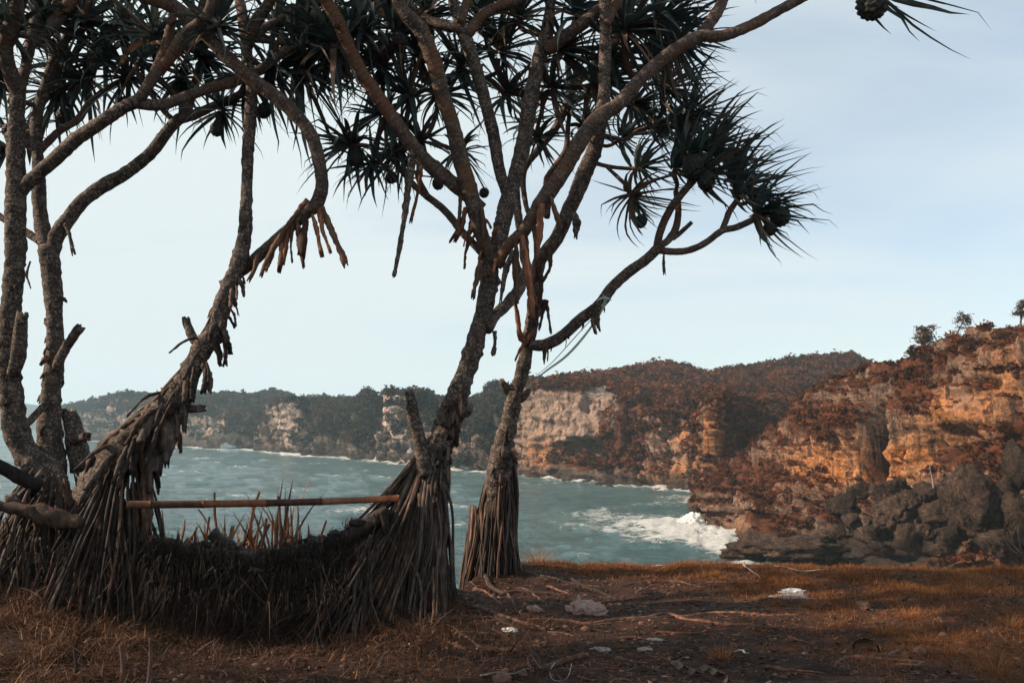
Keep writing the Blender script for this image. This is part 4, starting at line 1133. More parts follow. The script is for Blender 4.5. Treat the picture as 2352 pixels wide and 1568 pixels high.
for (px, py, Yd, ax, n, L) in [(795,335,7.3,(-.7,-.3,-.1),36,.62),(870,265,7.4,(-.6,0,.0),34,.6),(850,380,7.4,(-.3,-.4,-.4),26,.5),(930,215,7.4,(-.3,-.2,.1),34,.7),(860,150,7.3,(-.4,-.2,.1),36,.75),(905,70,7.2,(-.2,-.2,.4),36,.8),
    (905,350,7.7,(-.3,-.2,-.1),34,.6),(965,330,7.7,(0,-.4,-.3),30,.6),(1005,210,7.8,(0,-.4,.1),36,.7),(1060,350,8.0,(.1,-.4,-.2),26,.5),(1150,110,7.8,(.1,-.3,.3),36,.8),(1060,150,7.8,(0,-.3,.1),34,.75),(1170,210,8.0,(.1,-.3,.1),36,.7),
    (1300,110,7.5,(.2,-.3,.3),36,.75),(1330,20,7.2,(.2,-.3,.5),34,.8),(1450,60,7.1,(.5,-.1,.4),38,.8),(1530,40,7.2,(.8,0,.1),38,.8),(1560,100,7.5,(.8,.1,-.1),38,.75),(1190,30,7.4,(0,-.2,.6),36,.8),(980,30,7.4,(0,-.2,.6),36,.8),
    (820,60,6.9,(-.3,-.3,.3),36,.8),(760,100,6.8,(-.3,-.2,-.1),34,.75),(1270,200,7.9,(.1,-.3,.0),34,.7),(1100,40,7.6,(0,-.2,.4),32,.8),(1240,320,8.1,(.1,-.3,-.1),26,.5),(1420,130,7.6,(.5,0,.1),36,.75),(960,120,7.6,(-.1,-.3,.3),36,.75),(880,10,7.5,(-.2,-.2,.5),34,.8),(1380,190,7.8,(.4,.1,.1),32,.7)]:
    ru(T2, px, py, Yd, ax, n, L, wind=(0.22 if px < 1000 else 0.75, 0, 0), droop=0.75, dry=0.16)
T2.rosette(U(1992, -45, 6.85), (0.95, -.1, 0.02), 26, 1.05, (1.7, 0, 0.05), 0.12, attach=False, spread=0.5)
for P in (MA, MB1, MB1b, MB2, MC, ME1, ME2): up_out(T2, P, T2.rng, 2, (0.4, 0, 0))
up_out(T2, MB1d, T2.rng, 1); up_out(T2, MB3, T2.rng, 2, (0.5, 0, 0))
for f in [(2003,10,38,6.8),(817,362,19,7.2),(1112,443,12,8.0),(1006,422,14,7.7),(915,98,24,7.1),(899,408,15,7.6),(935,60,18,7.2),(1500,60,18,7.2)]: T2.fruit(*f)
T2.finish()

# ------------------------------------------------------------------ right tree
b3 = U(1130, 1305, 9.0); b3[2] = float(gz(b3[0], b3[1]))
T3 = Tree('slender pandanus beside the tall one with a long bare limb reaching right', b3, G_T)
N0 = wpath([(1130,1310,60),(1135,1200,58),(1145,1090,54),(1156,1020,45),(1168,979,38),(1179,916,34),(1193,874,33),(1207,821,31),(1217,768,31),(1224,723,32),(1228,670,33),(1230,625,33)], 9.0, 8.6)
T3.limb('trunk', N0, BARK, 0.14, 0.06, 0.45, 24)
T3.limb('branch_stub', wpath([(1180,925,22),(1172,905,22),(1160,888,21),(1152,876,17)], 8.85, 8.7), BARK, 0.12)
T3.limb('branch_stub', wpath([(1195,920,16),(1208,905,18),(1214,898,14)], 8.8, 8.75), BARK, 0.2)
NA = wpath([(1224,640,24),(1207,600,23),(1202,547,22),(1193,512,21),(1186,459,20),(1186,400,18),(1196,340,17),(1205,280,15)], 8.6, 9.0)
T3.limb('branch', NA, BARK)
NB = wpath([(1232,630,30),(1242,593,32),(1277,550,33),(1302,494,34),(1319,459,34),(1338,410,38),(1363,349,36),(1378,287,32),(1388,220,28),(1402,130,25),(1415,60,22)], 8.6, 8.2)
T3.limb('branch', NB, BARK, 0.08, 0.05, 0.3, 20)
NC = wpath([(1232,620,18),(1234,582,16),(1228,529,14),(1208,470,12),(1203,394,15),(1240,340,18),(1281,287,19),(1305,230,18),(1326,189,16)], 8.6, 8.9)
T3.limb('branch', NC, BARK_O)
T3.limb('branch', wpath([(1256,500,14),(1262,450,13),(1256,410,14),(1297,349,13),(1305,287,12),(1310,240,11)], 8.6, 8.9), BARK_O)
NE = wpath([(1216,790,24),(1240,794,26),(1267,786,27),(1295,768,26),(1337,730,26),(1378,698,26),(1402,664,26),(1440,628,25),(1482,598,25),(1512,570,24)], 8.65, 8.3)
T3.limb('branch', NE, BARK, 0.07, 0.05, 0.3, 18)
NE1 = wpath([(1508,572,19),(1517,530,19),(1540,480,18),(1567,444,17),(1599,408,16)], 8.3, 8.1)
T3.limb('branch', NE1, BARK_O, 0.06)
NE2 = wpath([(1516,566,16),(1536,550,17),(1553,521,17),(1558,476,15),(1552,440,13)], 8.3, 8.5)
T3.limb('branch', NE2, BARK_O, 0.06)
T3.limb('branch_stub', wpath([(1545,548,11),(1558,539,11),(1587,512,10)], 8.35, 8.3), BARK)
NE3 = wpath([(1512,574,18),(1540,578,17),(1581,575,17),(1621,557,16),(1658,530,16),(1694,521,16),(1748,496,15)], 8.3, 8.2)
T3.limb('branch', NE3, BARK_O, 0.06)
NE4 = wpath([(1658,528,13),(1668,505,14),(1676,485,14),(1698,453,13)], 8.25, 8.3)
T3.limb('branch', NE4, BARK_O, 0.06)
for pts, Yd in (([(1318,490,10),(1324,510,13),(1322,540,8)], 8.2), ([(1268,790,10),(1252,800,10),(1250,832,7)], 8.5), ([(1226,760,10),(1196,800,8),(1186,822,6)], 8.6), ([(1250,690,14),(1244,730,12),(1240,750,10)], 8.5), ([(1256,700,8),(1262,740,9),(1265,762,7)], 8.5),
                ([(1210,790,9),(1194,768,10),(1188,720,8),(1182,690,7)], 8.6), ([(1525,580,6),(1524,600,7),(1526,625,5)], 8.25), ([(1380,695,10),(1372,730,12),(1376,755,8)], 8.35), ([(1370,705,10),(1362,735,11),(1366,758,8)], 8.35), ([(1236,600,12),(1244,650,13),(1240,690,10)], 8.4), ([(1228,610,12),(1220,660,13),(1232,700,9)], 8.4),
                ([(1258,570,12),(1264,610,11),(1250,640,8)], 8.4), ([(1190,600,8),(1197,640,10),(1192,680,8)], 8.4)):
    T3.limb('aerial_root', wpath(pts, Yd, Yd - 0.05), DEADROOT if pts[0][0] < 1300 else BARK, 0.22, 0, 0, 9, keep=False, tip=1.0)
T3.stubs(N0, 26, 0.22, 0.5, (0.05, 0.16), (0.010, 0.024), (0.2, -0.7, -0.2))
T3.stubs(NE, 8, 0.05, 0.6, (0.04, 0.12), (0.006, 0.012), (0, -0.2, -0.9))
c3 = U(1135, 1150, 9.0)
T3.roots(c3[:2], 0.135, 0.85, 1.42, (0.44, 0.15, 0.32, 0.3), 150, arc=(150, 390), lean=(0.1, 0), bow=0.0)
T3.roots(U(1100, 1250, 8.95)[:2], 0.10, 0.4, 0.8, (0.30, 0.2, 0.25, 0.2), 40, arc=(170, 330), bow=0.0)
for (px, py, Yd, ax, n, L) in [(1500,150,8.3,(.8,0,.1),38,.8),(1540,205,8.4,(.9,0,0),40,.8),(1470,240,8.6,(.7,0,.1),38,.8),(1520,290,8.5,(.8,-.1,.2),40,.8),(1440,310,8.8,(.4,-.2,.1),36,.7),(1590,350,8.2,(.6,-.1,.5),42,.85),(1640,345,8.4,(.7,0,.4),40,.8),
    (1480,385,8.6,(.5,-.2,.0),36,.65),(1570,300,8.7,(.7,0,.3),38,.8),(1620,400,8.1,(.7,-.2,.3),40,.8),(1705,430,8.3,(.8,-.1,.25),42,.85),(1752,490,8.2,(.9,-.1,.05),40,.8),(1690,400,8.5,(.8,0,.4),36,.75),(1400,180,8.6,(.4,-.2,.2),34,.7),(1350,280,8.9,(.2,-.3,.1),32,.6),
    (1320,190,8.9,(.1,-.2,.3),34,.65),(1210,270,9.0,(-.1,-.2,.4),34,.7),(1415,50,8.3,(.4,0,.6),36,.8),(1310,240,8.9,(.1,-.2,.3),28,.6),(1740,455,8.3,(.9,0,.2),32,.75),(1600,260,8.4,(.8,0,.2),34,.75),(1560,380,8.5,(.5,-.1,.4),34,.7)]:
    ru(T3, px, py, Yd, ax, int(n * 0.8), L * 0.92, wind=(1.3, 0.05, 0.16), droop=0.20, dry=0.14, spread=0.85)
ru(T3, 1455, 460, 8.2, (.35, -.3, -.9), 34, 0.62, wind=(1.3, 0, 0.4), droop=0.3, dry=0.45)
up_out(T3, NB, T3.rng, 2, (0.8, 0, 0), 0.85)
for f in [(1472,508,15,8.2),(1768,525,16,8.15),(1792,497,24,8.15),(1592,385,26,8.0),(1622,415,22,8.0),(1700,437,18,8.2),(1610,372,22,8.1),(1690,405,17,8.3)]: T3.fruit(*f)
T3.finish()
# ================================================================== OBJECTS
def on_ground(px, py):
    """where the line of sight through a picture position meets the bluff top"""
    a, b = 3.5, 11.0
    P0 = U(px, py, 1.0); d = P0 - np.array([0, 0, CAM_Z])
    Ys = np.linspace(a, b, 400)
    Q = np.array([0, 0, CAM_Z]) + d * Ys[:, None]
    h = Q[:, 2] - gz(Q[:, 0], Q[:, 1])
    i = int(np.argmax(h < 0)) if (h < 0).any() else 399
    return Q[i]
def m_tint(name, stops, rough=0.8, trans=0.0, spec=0.2):
    t = NT(name); c = t.ramp(t.attr('tint'), stops)
    t.col(c); t.rough(rough); t.spec(spec)
    if trans:
        tr = t.n('ShaderNodeBsdfTranslucent', {'Color': c})
        mx = t.n('ShaderNodeMixShader', {0: trans, 1: t.b.outputs[0], 2: tr.outputs[0]})
        t.L(mx.outputs[0], t.out.inputs[0])
    return t.m

# ------------------------------------------------------------------ bank: fallen trunk and hanging roots
def gpath(pts, lift=0.3):
    """picture polyline (x, y, width) laid on the ground"""
    out = []
    for x, y, w in pts:
        p = on_ground(x, y); r = w / 2 / F_PX * p[1]
        out.append([p[0], p[1], float(gz(p[0], p[1])) + r * lift, r])
    return np.array(out)
def thatch():
    rg = np.random.default_rng(40); n = 5800
    px = np.concatenate([rg.uniform(330, 800, 4300), rg.uniform(-20, 960, 1500)])
    Lx = [-20, 160, 327, 423, 577, 740, 850, 960]
    off = rg.uniform(-34, 130, n) * np.where(rg.random(n) < 0.45, 0.4, 1)
    top = np.interp(px, Lx, [1190, 1225, 1240, 1262, 1280, 1252, 1204, 1160]) + off + 22 * pn(np.stack([px / 55, px * 0 + 5, px * 0], -1))
    Yt = np.interp(px, Lx, [6.3, 6.42, 6.5, 6.6, 6.75, 6.95, 7.0, 7.05]) - 0.08 - 0.42 * np.clip(off, 0, 130) / 130 + rg.uniform(-0.05, 0.18, n)
    pos = U(px, top, Yt)
    lean = math.pi - np.abs(rg.normal(size=n)) * np.where(rg.random(n) < 0.35, 1.1, 0.4) - 0.08
    az = -math.pi / 2 + rg.normal(size=n) * 1.1
    V, F, kv = BL_(pos, rg.uniform(0.05, 0.55, n) * rg.uniform(0.3, 1, n) * np.clip(0.75 + 0.9 * pn(np.stack([px / 38, px * 0, px * 0], -1)), 0.15, 1.3), rg.uniform(0.0012, 0.0055, n), az, lean, rg.uniform(-0.9, 0.9, n), rg, 4)
    V[:, 2] = np.maximum(V[:, 2], gz(V[:, 0], V[:, 1]) + 0.003)
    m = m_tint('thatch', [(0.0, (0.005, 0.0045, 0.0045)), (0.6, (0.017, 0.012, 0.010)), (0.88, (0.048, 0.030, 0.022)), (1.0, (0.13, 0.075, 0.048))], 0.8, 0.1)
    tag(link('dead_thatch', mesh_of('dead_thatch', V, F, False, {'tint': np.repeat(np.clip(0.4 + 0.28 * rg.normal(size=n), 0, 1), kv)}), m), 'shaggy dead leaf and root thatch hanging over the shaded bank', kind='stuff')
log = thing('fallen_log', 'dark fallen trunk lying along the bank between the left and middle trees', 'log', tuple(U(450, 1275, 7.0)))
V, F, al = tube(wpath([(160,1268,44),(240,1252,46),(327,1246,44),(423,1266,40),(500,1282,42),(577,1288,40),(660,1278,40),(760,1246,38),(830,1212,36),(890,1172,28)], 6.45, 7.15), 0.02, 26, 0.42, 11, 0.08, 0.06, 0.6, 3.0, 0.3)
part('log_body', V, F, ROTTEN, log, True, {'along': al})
V, F, al = tube(wpath([(488,1225,26),(520,1248,28),(570,1275,28),(640,1294,24)], 7.05, 6.9), 0.02, 18, 0.4, 13, 0, 1, 0.4, 9.0, 0.6)
part('limb', V, F, ROTTEN, log, True, {'along': al})
kr = np.random.default_rng(8)
for (kx, ky, kY, kR) in [(352,1252,6.6,15),(470,1250,6.9,20),(540,1262,6.85,14),(610,1268,6.85,24),(668,1258,6.9,18),(720,1240,7.0,22),(775,1228,7.0,17),(820,1200,7.05,20),(420,1285,6.55,16),(585,1310,6.6,15),(700,1290,6.8,17)]:
    v_, f_ = ICO[3]; kc = U(kx, ky, kY); k_ = 1 + 0.45 * fbm(v_ * 1.6 + kx, 5)
    part('knot', v_ * k_[:, None] * kR * 0.6 / F_PX * kY * np.array([1.6, 1, 0.75]) + kc, f_, ROTTEN, log)
V, F, al = tube(wpath([(330,1242,34),(400,1262,30),(470,1268,24),(540,1262,20)], 7.2, 7.4), 0.02, 18, 0.4, 13, 0, 1, 0.4, 19.0, 0.6)
part('limb', V, F, ROTTEN, log, True, {'along': al})
rg = np.random.default_rng(77)
for i in range(30):
    px = rg.uniform(330, 930)
    p = U(px, rg.uniform(1262, 1300), rg.uniform(6.75, 7.2))
    q = on_ground(px + rg.uniform(-120, 60) * (1 if px > 620 else -0.7), rg.uniform(1350, 1470))
    q[2] = float(gz(q[0], q[1])) - 0.02
    q[1] = min(q[1], p[1] - 0.15)
    r = rg.uniform(0.004, 0.011)
    m = (p + q) / 2 + np.array([rg.normal() * 0.08, -0.08, rg.uniform(-0.02, 0.14)])
    V, F, al = tube(np.array([[*p, r], [*m, r * 1.05], [*q, r * 0.7]]), 0.04, 7, 0.12, 20, 0, 1, 0, i, 0.5)
    part('hanging_root', V, F, ROOT, T1.root, True, {'along': al})
# clay of the bank between and behind the stilt roots
# ------------------------------------------------------------------ roots creeping over the soil
def zr(L, ox=1102.5, oy=1194.0, k=0.2735):
    return [(ox + x * k, oy + y * k, w) for x, y, w in L]
SR = [zr(a) for a in (
 [(340,850,7),(680,850,9),(900,880,9),(1100,850,9),(1400,820,9),(1560,790,9),(1800,850,9),(2100,890,8),(2352,880,6)],
 [(180,740,8),(400,800,8),(560,830,7),(760,870,6)], [(700,790,7),(1100,740,8),(1450,800,8),(1560,790,7)], [(1560,800,8),(1850,780,8),(2100,740,8),(2400,730,6),(2700,745,5)],
 [(1600,800,8),(1900,790,9),(2352,800,8),(2700,790,6)], [(760,490,8),(870,560,8),(1020,620,8),(1180,690,6)], [(1120,560,5),(1350,535,6),(1600,520,7),(1950,570,5)], [(1280,630,7),(1450,560,9),(1500,550,8)],
 [(1850,530,6),(2100,525,7),(2400,520,5)], [(430,480,9),(600,500,8),(760,490,7),(900,470,5)], [(530,550,7),(640,590,7),(760,630,5)], [(850,1040,8),(1000,1120,8),(1220,1220,8)], [(1200,1290,9),(1350,1240,8),(1500,1270,8),(1560,1290,6)],
 [(-60,560,10),(60,620,9),(200,720,7)], [(-30,860,9),(120,930,9),(290,1040,9),(460,1100,7)], [(-200,700,10),(-60,740,10),(180,830,9),(330,850,7)], [(330,420,12),(480,470,9),(700,520,7),(1080,585,5)], [(400,440,12),(560,450,9),(800,455,6)],
 [(300,560,8),(420,600,7),(620,730,5)], [(200,590,8),(260,660,7),(300,720,5)], [(880,890,8),(1200,860,7),(1540,815,6)], [(500,950,6),(700,960,7),(840,980,5)], [(1400,950,6),(1700,955,7),(1900,965,5)], [(820,1260,7),(1080,1270,8),(1200,1265,7)],
 [(-300,900,9),(-100,1000,9),(60,1100,7)], [(1340,1210,6),(1400,1245,7),(1560,1290,5)], [(390,1140,8),(420,1220,9),(460,1300,6)], [(490,1180,8),(500,1240,9),(520,1290,6)])]
SR += [zr(a, 1709) for a in ([(720,1200,11),(950,1160,11),(1300,1190,9),(1600,1220,7)], [(1180,1140,9),(1330,1090,8)], [(1180,1220,8),(1400,1225,8),(1600,1250,6)], [(0,760,7),(300,755,8),(580,760,6)], [(1270,700,8),(1360,660,8),(1480,660,5)])]
SR += [[(1060,1330,14),(1130,1352,12),(1200,1360,9),(1300,1370,7)], [(1080,1390,12),(1160,1420,10),(1260,1450,8)], [(950,1430,11),(1020,1470,10),(1090,1500,8)], [(880,1400,12),(820,1450,10),(730,1500,9),(640,1540,8)], [(760,1400,12),(690,1440,10),(610,1470,8)], [(900,1480,8),(870,1530,9),(850,1566,9)], [(700,1530,9),(790,1480,9),(860,1450,7)]]
rg = np.random.default_rng(5)
for i in range(150):
    x, y = rg.uniform(880, 2050), rg.uniform(1330, 1560)
    L = rg.uniform(40, 190) * (y - 1150) / 300
    s = rg.normal() * 0.10 + 0.05
    SR.append([(x, y, rg.uniform(2.5, 5.5)), (x + L * 0.4, y + L * 0.4 * s + rg.normal() * 4, rg.uniform(3, 6)), (x + L * 0.75, y + L * 0.75 * s + rg.normal() * 5, rg.uniform(2.5, 5)), (x + L, y + L * s + rg.normal() * 6, 2.2)])
for i, pts in enumerate(SR):
    P = gpath(pts, 0.25)
    # follow the soil between the measured points
    S = spline(P, 0.09)
    S[:, 2] = gz(S[:, 0], S[:, 1]) + S[:, 3] * rg.uniform(-0.2, 0.55) + 0.006 * pn(S[:, :3] * 6 + i)
    S[:, 0] += 0.018 * pn(S[:, :3] * 3.3 + i); S[:, 1] += 0.03 * pn(S[:, :3] * 3.1 + i + 9)
    S[0, 2] -= 0.03; S[-1, 2] -= 0.02
    V, F, al = tube(S, 0.08, 6, 0.16, 18, 0, 1, 0, i * 1.7, 0.5)
    part('surface_root', V, F, SROOT, (T3 if i % 2 else T2).root, True, {'along': al})
sticks = [([(540,1270,16),(640,1230,15),(720,1200,14),(900,1150,11)], 'thick dead stick half buried in the soil at the bottom centre'), ([(-20,1110,11),(150,1105,12),(350,1112,9)], 'long grey flattened stick lying in the shade in front of the middle tree')]
for a, lab in sticks:
    P = gpath(zr(a), 0.8); V, F, al = tube(P, 0.03, 10, 0.2, 16, 0, 1, 0, 4, 0.8)
    solo('stick', V, F, SROOT, lab, 'stick', attrs={'along': al})
for (x0, y0, x1, y1, w, lab) in ((170,1492,172,1562,7,'thin bare stick standing upright in the dry leaves at the lower left'), (277,1482,280,1566,10,'thicker bare stick standing upright second from the lower left corner'), (346,1466,337,1580,9,'leaning bare stick standing third from the lower left corner')):
    b = on_ground(x1, y1); tp = U(x0, y0, b[1] + 0.02)
    m = (b + tp) / 2 + np.array([0.012, 0, 0]); r = w / 2 / F_PX * b[1]
    V, F, al = tube(np.array([[b[0], b[1], b[2] - 0.03, r * 1.2], [*m, r], [*tp, r * 0.8]]), 0.02, 9, 0.2, 30, 0, 1, 0, x0, 0.8)
    solo('stick', V, F, SROOT, lab, 'stick', attrs={'along': al})

# ------------------------------------------------------------------ bamboo rail
rail = thing('bamboo_rail', 'reddish bamboo pole laid level between the left and middle trees', 'rail', tuple(U(600, 1156, 6.95)))
BAMBOO = m_root('bamboo', (0.05, 0.022, 0.013), (0.09, 0.040, 0.024), (0.14, 0.066, 0.040), 3.0)
seg = [291, 345, 467, 612, 739, 840, 916]
for a, b in zip(seg[:-1], seg[1:]):
    f = lambda x: (x, 1158.5 - 0.021 * (x - 290) + 3.0 * math.sin((x - 290) / 625 * math.pi) - max(0, (x - 780)) * 0.012)
    Yf = lambda x: 6.30 + 0.76 * (x - 276) / 654
    p, q = U(*f(a), Yf(a)), U(*f(b), Yf(b))
    r = 0.0315 - 0.003 * (a - 276) / 654
    pts = np.array([[*lerp(p, q, u), r * k] for u, k in ((0.0, 1.07), (0.015, 1.08), (0.04, 0.97), (0.3, 0.95), (0.7, 0.95), (0.96, 0.98), (0.985, 1.05), (1.0, 1.05))])
    V, F, al = tube(pts, 0.05, 18, 0.01, 8, 0, 1, 0, a, 0.0)
    part('internode', V, F, BAMBOO, rail, True, {'along': al})
V, F, al = tube(wpath([(878,1170,20),(884,1190,18),(888,1225,20)], 7.08, 7.1), 0.02, 12, 0.12, 20, 0, 1, 0, 2, 0.2)
solo('support_peg', V, F, ROOT, 'short wooden peg holding up the right end of the bamboo pole', 'peg', attrs={'along': al})

# ------------------------------------------------------------------ dry upright leaves behind the bank
def blade(p, d, ln, w, bend, rng, nseg=6, cut=False, fold=0.5):
    up = np.array([0, 0, 1.0]); side = np.cross(d, np.array([rng.normal() * 0.5, 1.0, 0.2])); side /= np.linalg.norm(side)
    L, M, R = [], [], []; p = np.array(p, float); d = np.array(d, float); ds = ln / nseg
    for k in range(nseg + 1):
        t = k / nseg
        ww = w * ((0.75 + 0.4 * t * (1 - t)) if cut else (1 - t ** 1.5) * (0.8 + 0.8 * t * (1 - t))) + 0.0008
        side = side - d * np.dot(side, d); side /= np.linalg.norm(side); nn = np.cross(side, d)
        L.append(p - side * ww + nn * ww * fold); M.append(p.copy()); R.append(p + side * ww + nn * ww * fold * rng.uniform(0.6, 1.2))
        p = p + d * ds; d = d + np.array(bend) * ds / ln * (0.3 + t) + rng.normal(size=3) * 0.045; d /= np.linalg.norm(d)
    V = np.array([x for k in range(nseg + 1) for x in (L[k], M[k], R[k])])
    F = np.array([f for k in range(nseg) for f in ((3*k, 3*k+1, 3*k+4, 3*k+3), (3*k+1, 3*k+2, 3*k+5, 3*k+4))])
    return V, F
rg = np.random.default_rng(31)
for (px, py, Yc, n, h, lab) in [(372,1252,7.55,9,0.30,'low clump of cut dry orange leaves nearest the left tree'), (425,1268,7.6,9,0.26,'small ragged clump of dry leaves, second from the left tree'), (505,1272,7.7,16,0.42,'clump of dry orange leaves with one tall thin spike under the bamboo pole'),
        (570,1262,7.7,14,0.42,'clump of bent broad dry leaves behind the middle of the bank'), (640,1262,7.65,22,0.60,'tallest clump of brown dry leaves standing behind the bamboo pole'), (715,1256,7.55,8,0.26,'low spiky dry leaves leaning right by the bank'), (818,1225,7.5,8,0.24,'few short dry spikes beside the middle tree bank')]:
    b = U(px, py, Yc); b[2] = min(b[2], 0.55) - 0.06
    c = thing('dry_leaf_clump', lab, 'plant', tuple(b), 'dry leaf clumps behind the bank')
    for k in range(n):
        ln = h * rg.uniform(0.45, 1.15) * (1 if k else 1.25) + 0.06
        p = b + np.array([rg.normal() * 0.085, rg.normal() * 0.05, 0])
        d = np.array([rg.normal() * 0.30 + 0.06, rg.normal() * 0.2, 1.0]); d /= np.linalg.norm(d)
        V, F = blade(p, d, ln, rg.uniform(0.010, 0.024), (rg.normal() * 0.45 + 0.1, 0, -0.25 * rg.random()), rg, 6, rg.random() < 0.3)
        part('leaf', V, F, LEAF_ORANGE if rg.random() < 0.75 else LEAF_DRY, c)

# ------------------------------------------------------------------ grass
def blades(pos, ln, w, az, lean, curve, rng, nseg=3):
    """many grass blades as one array: taper, lean and curve"""
    n = len(pos)
    d0 = np.stack([np.cos(az) * np.sin(lean), np.sin(az) * np.sin(lean), np.cos(lean)], -1)
    h = np.stack([np.cos(az), np.sin(az), 0 * az], -1)
    sa = rng.uniform(0, math.pi, n); side = np.stack([np.cos(sa), np.sin(sa), 0 * sa], -1)
    Vs = []
    for k in range(nseg + 1):
        t = k / nseg
        p = pos + d0 * (ln * t)[:, None] + (h * (curve * ln * t * t)[:, None]) - np.array([0, 0, 1.0]) * (0.55 * np.abs(curve) * ln * t * t)[:, None]
        ww = (w * (1 - 0.92 * t))[:, None]
        Vs += [p - side * ww, p + side * ww]
    V = np.stack(Vs, 1).reshape(-1, 3)
    f = np.array([[2*k, 2*k+1, 2*k+3, 2*k+2] for k in range(nseg)])
    F = (np.arange(n)[:, None, None] * (2 * nseg + 2) + f[None]).reshape(-1, 4)
    return V, F, 2 * nseg + 2
BL_ = blades
thatch()
GRASS = m_tint('dry_grass', [(0.0, (0.04, 0.022, 0.011)), (0.35, (0.15, 0.053, 0.018)), (0.7, (0.28, 0.105, 0.034)), (1.0, (0.34, 0.175, 0.08))], 0.7, 0.3)
rg = np.random.default_rng(12)
n = 420000
gx = rg.uniform(-0.6, 7.2, n); gy = rg.uniform(4.8, 10.4, n)
nn2 = pn(np.stack([gx * 2.6, gy * 2.6, gx * 0], -1)); n3 = pn(np.stack([gx * 7, gy * 7, gx * 0 + 4], -1))
keep = rg.random(n) < turf(gx, gy) * sst(-0.55, 0.5, nn2 + 0.6 * n3 + 0.25) * 0.62
keep &= (np.abs(gx) < gy * 0.70 + 0.3) & (gy < edge_y(gx) + 0.25)
gx, gy = gx[keep], gy[keep]; n = len(gx)
pos = np.stack([gx, gy, gz(gx, gy) - 0.004], -1)
far = sst(5.5, 9.5, gy)
ln = rg.uniform(0.025, 0.075, n) * (0.9 + 0.9 * np.clip(pn(pos * 1.7) + 0.3, 0, 1))
V, F, kv = blades(pos, ln, rg.uniform(0.0013, 0.0026, n) * (1 + 0.6 * far), rg.uniform(0, 6.28, n), np.abs(rg.normal(size=n)) * 0.6, rg.uniform(0, 0.9, n), rg, 2)
tint = np.repeat(np.clip(0.45 + 0.22 * rg.normal(size=n) + 0.35 * pn(pos * 1.1 + 3), 0, 1), kv)
tag(link('grass', mesh_of('grass', V, F, False, {'tint': tint}), GRASS), 'short golden brown grass along the bluff edge and at the right', kind='stuff')
print('grass', n)
TUFTS = [(1236,1292,0.22,170,'dry grass tuft on the brink just right of the right tree'), (1312,1296,0.15,110,'ragged grass tuft on the brink, second from the right tree'), (1392,1290,0.16,110,'thin tall grass tuft on the brink, third from the right tree'), (1622,1322,0.13,120,'golden grass tuft behind the long fallen leaf'), (2225,1365,0.17,150,'large pale grass tuft near the right side of the turf'),
         (1925,1440,0.12,110,'low grass tuft just left of the bare patch above the husk'), (2030,1458,0.14,150,'wide grass tuft right behind the broken husk'), (2085,1420,0.13,110,'bristly grass tuft up and right of the broken husk'), (2122,1478,0.11,100,'round grass tuft right of the broken husk'), (1655,1512,0.15,110,'dark grass tuft on the bare soil at the bottom right of centre'),
         (2290,1548,0.16,160,'grass tuft at the lower right corner'), (1868,1398,0.11,90,'golden grass tuft beside the crumpled white paper'), (1970,1395,0.09,70,'small grass tuft on the soil behind the brown stump'), (2190,1316,0.10,90,'grass tuft on the brink below the largest boulder'), (2320,1440,0.15,140,'brown grass tuft at the right margin')]
for (px, py, h, k, lab) in TUFTS:
    b = on_ground(px, py); b[2] = float(gz(b[0], b[1]))
    a = rg.uniform(0, 6.28, k); rr_ = np.abs(rg.normal(size=k)) * h * 0.35
    pos = np.stack([b[0] + rr_ * np.cos(a), b[1] + rr_ * np.sin(a), np.full(k, b[2] - 0.01)], -1)
    V, F, kv = blades(pos, 1.25 * h * rg.uniform(0.5, 1.15, k), rg.uniform(0.0012, 0.0024, k), a, rg.uniform(0.05, 0.75, k), rg.uniform(0.1, 0.7, k), rg, 3)
    solo('grass_tuft', V, F, GRASS, lab, 'grass tuft', 'grass tufts on the bluff', smooth=False, attrs={'tint': np.repeat(np.clip(0.7 + 0.25 * rg.normal(size=k), 0, 1), kv)}, origin=np.array([b[0], b[1], b[2]]))

# dry leaf tangle of the left foreground
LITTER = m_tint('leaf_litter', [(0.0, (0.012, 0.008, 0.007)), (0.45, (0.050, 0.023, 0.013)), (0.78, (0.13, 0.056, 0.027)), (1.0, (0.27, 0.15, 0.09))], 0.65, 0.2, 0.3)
n = 90000
gx = rg.uniform(-4.6, 1.0, n); gy = rg.uniform(4.9, 7.0, n)
keep = (rg.random(n) < scrub(gx, gy) * sst(-0.6, 0.4, pn(np.stack([gx * 3, gy * 3, gx * 0], -1)))) & (np.abs(gx) < gy * 0.70 + 0.3)
gx, gy = gx[keep], gy[keep]; n = len(gx)
pos = np.stack([gx, gy, gz(gx, gy) + rg.uniform(-0.01, 0.05, n)], -1)
big = rg.random(n) < 0.05
V, F, kv = blades(pos, rg.uniform(0.03, 0.17, n) * np.where(big, 1.6, 1), rg.uniform(0.0012, 0.0042, n) * np.where(big, 2.6, 1), rg.uniform(0, 6.28, n), rg.uniform(0.3, 1.5, n), rg.uniform(-1.0, 1.3, n), rg, 3)
tag(link('leaf_tangle', mesh_of('leaf_tangle', V, F, False, {'tint': np.repeat(np.clip(0.40 + 0.27 * rg.normal(size=n) + 0.22 * sst(-2.2, -3.2, gx), 0, 1), kv)}), LITTER), 'tangle of curled dry leaves and grass at the lower left', kind='stuff')  # far left leaves tinted lighter: the sunlit corner is put into their colour
print('tangle', n)
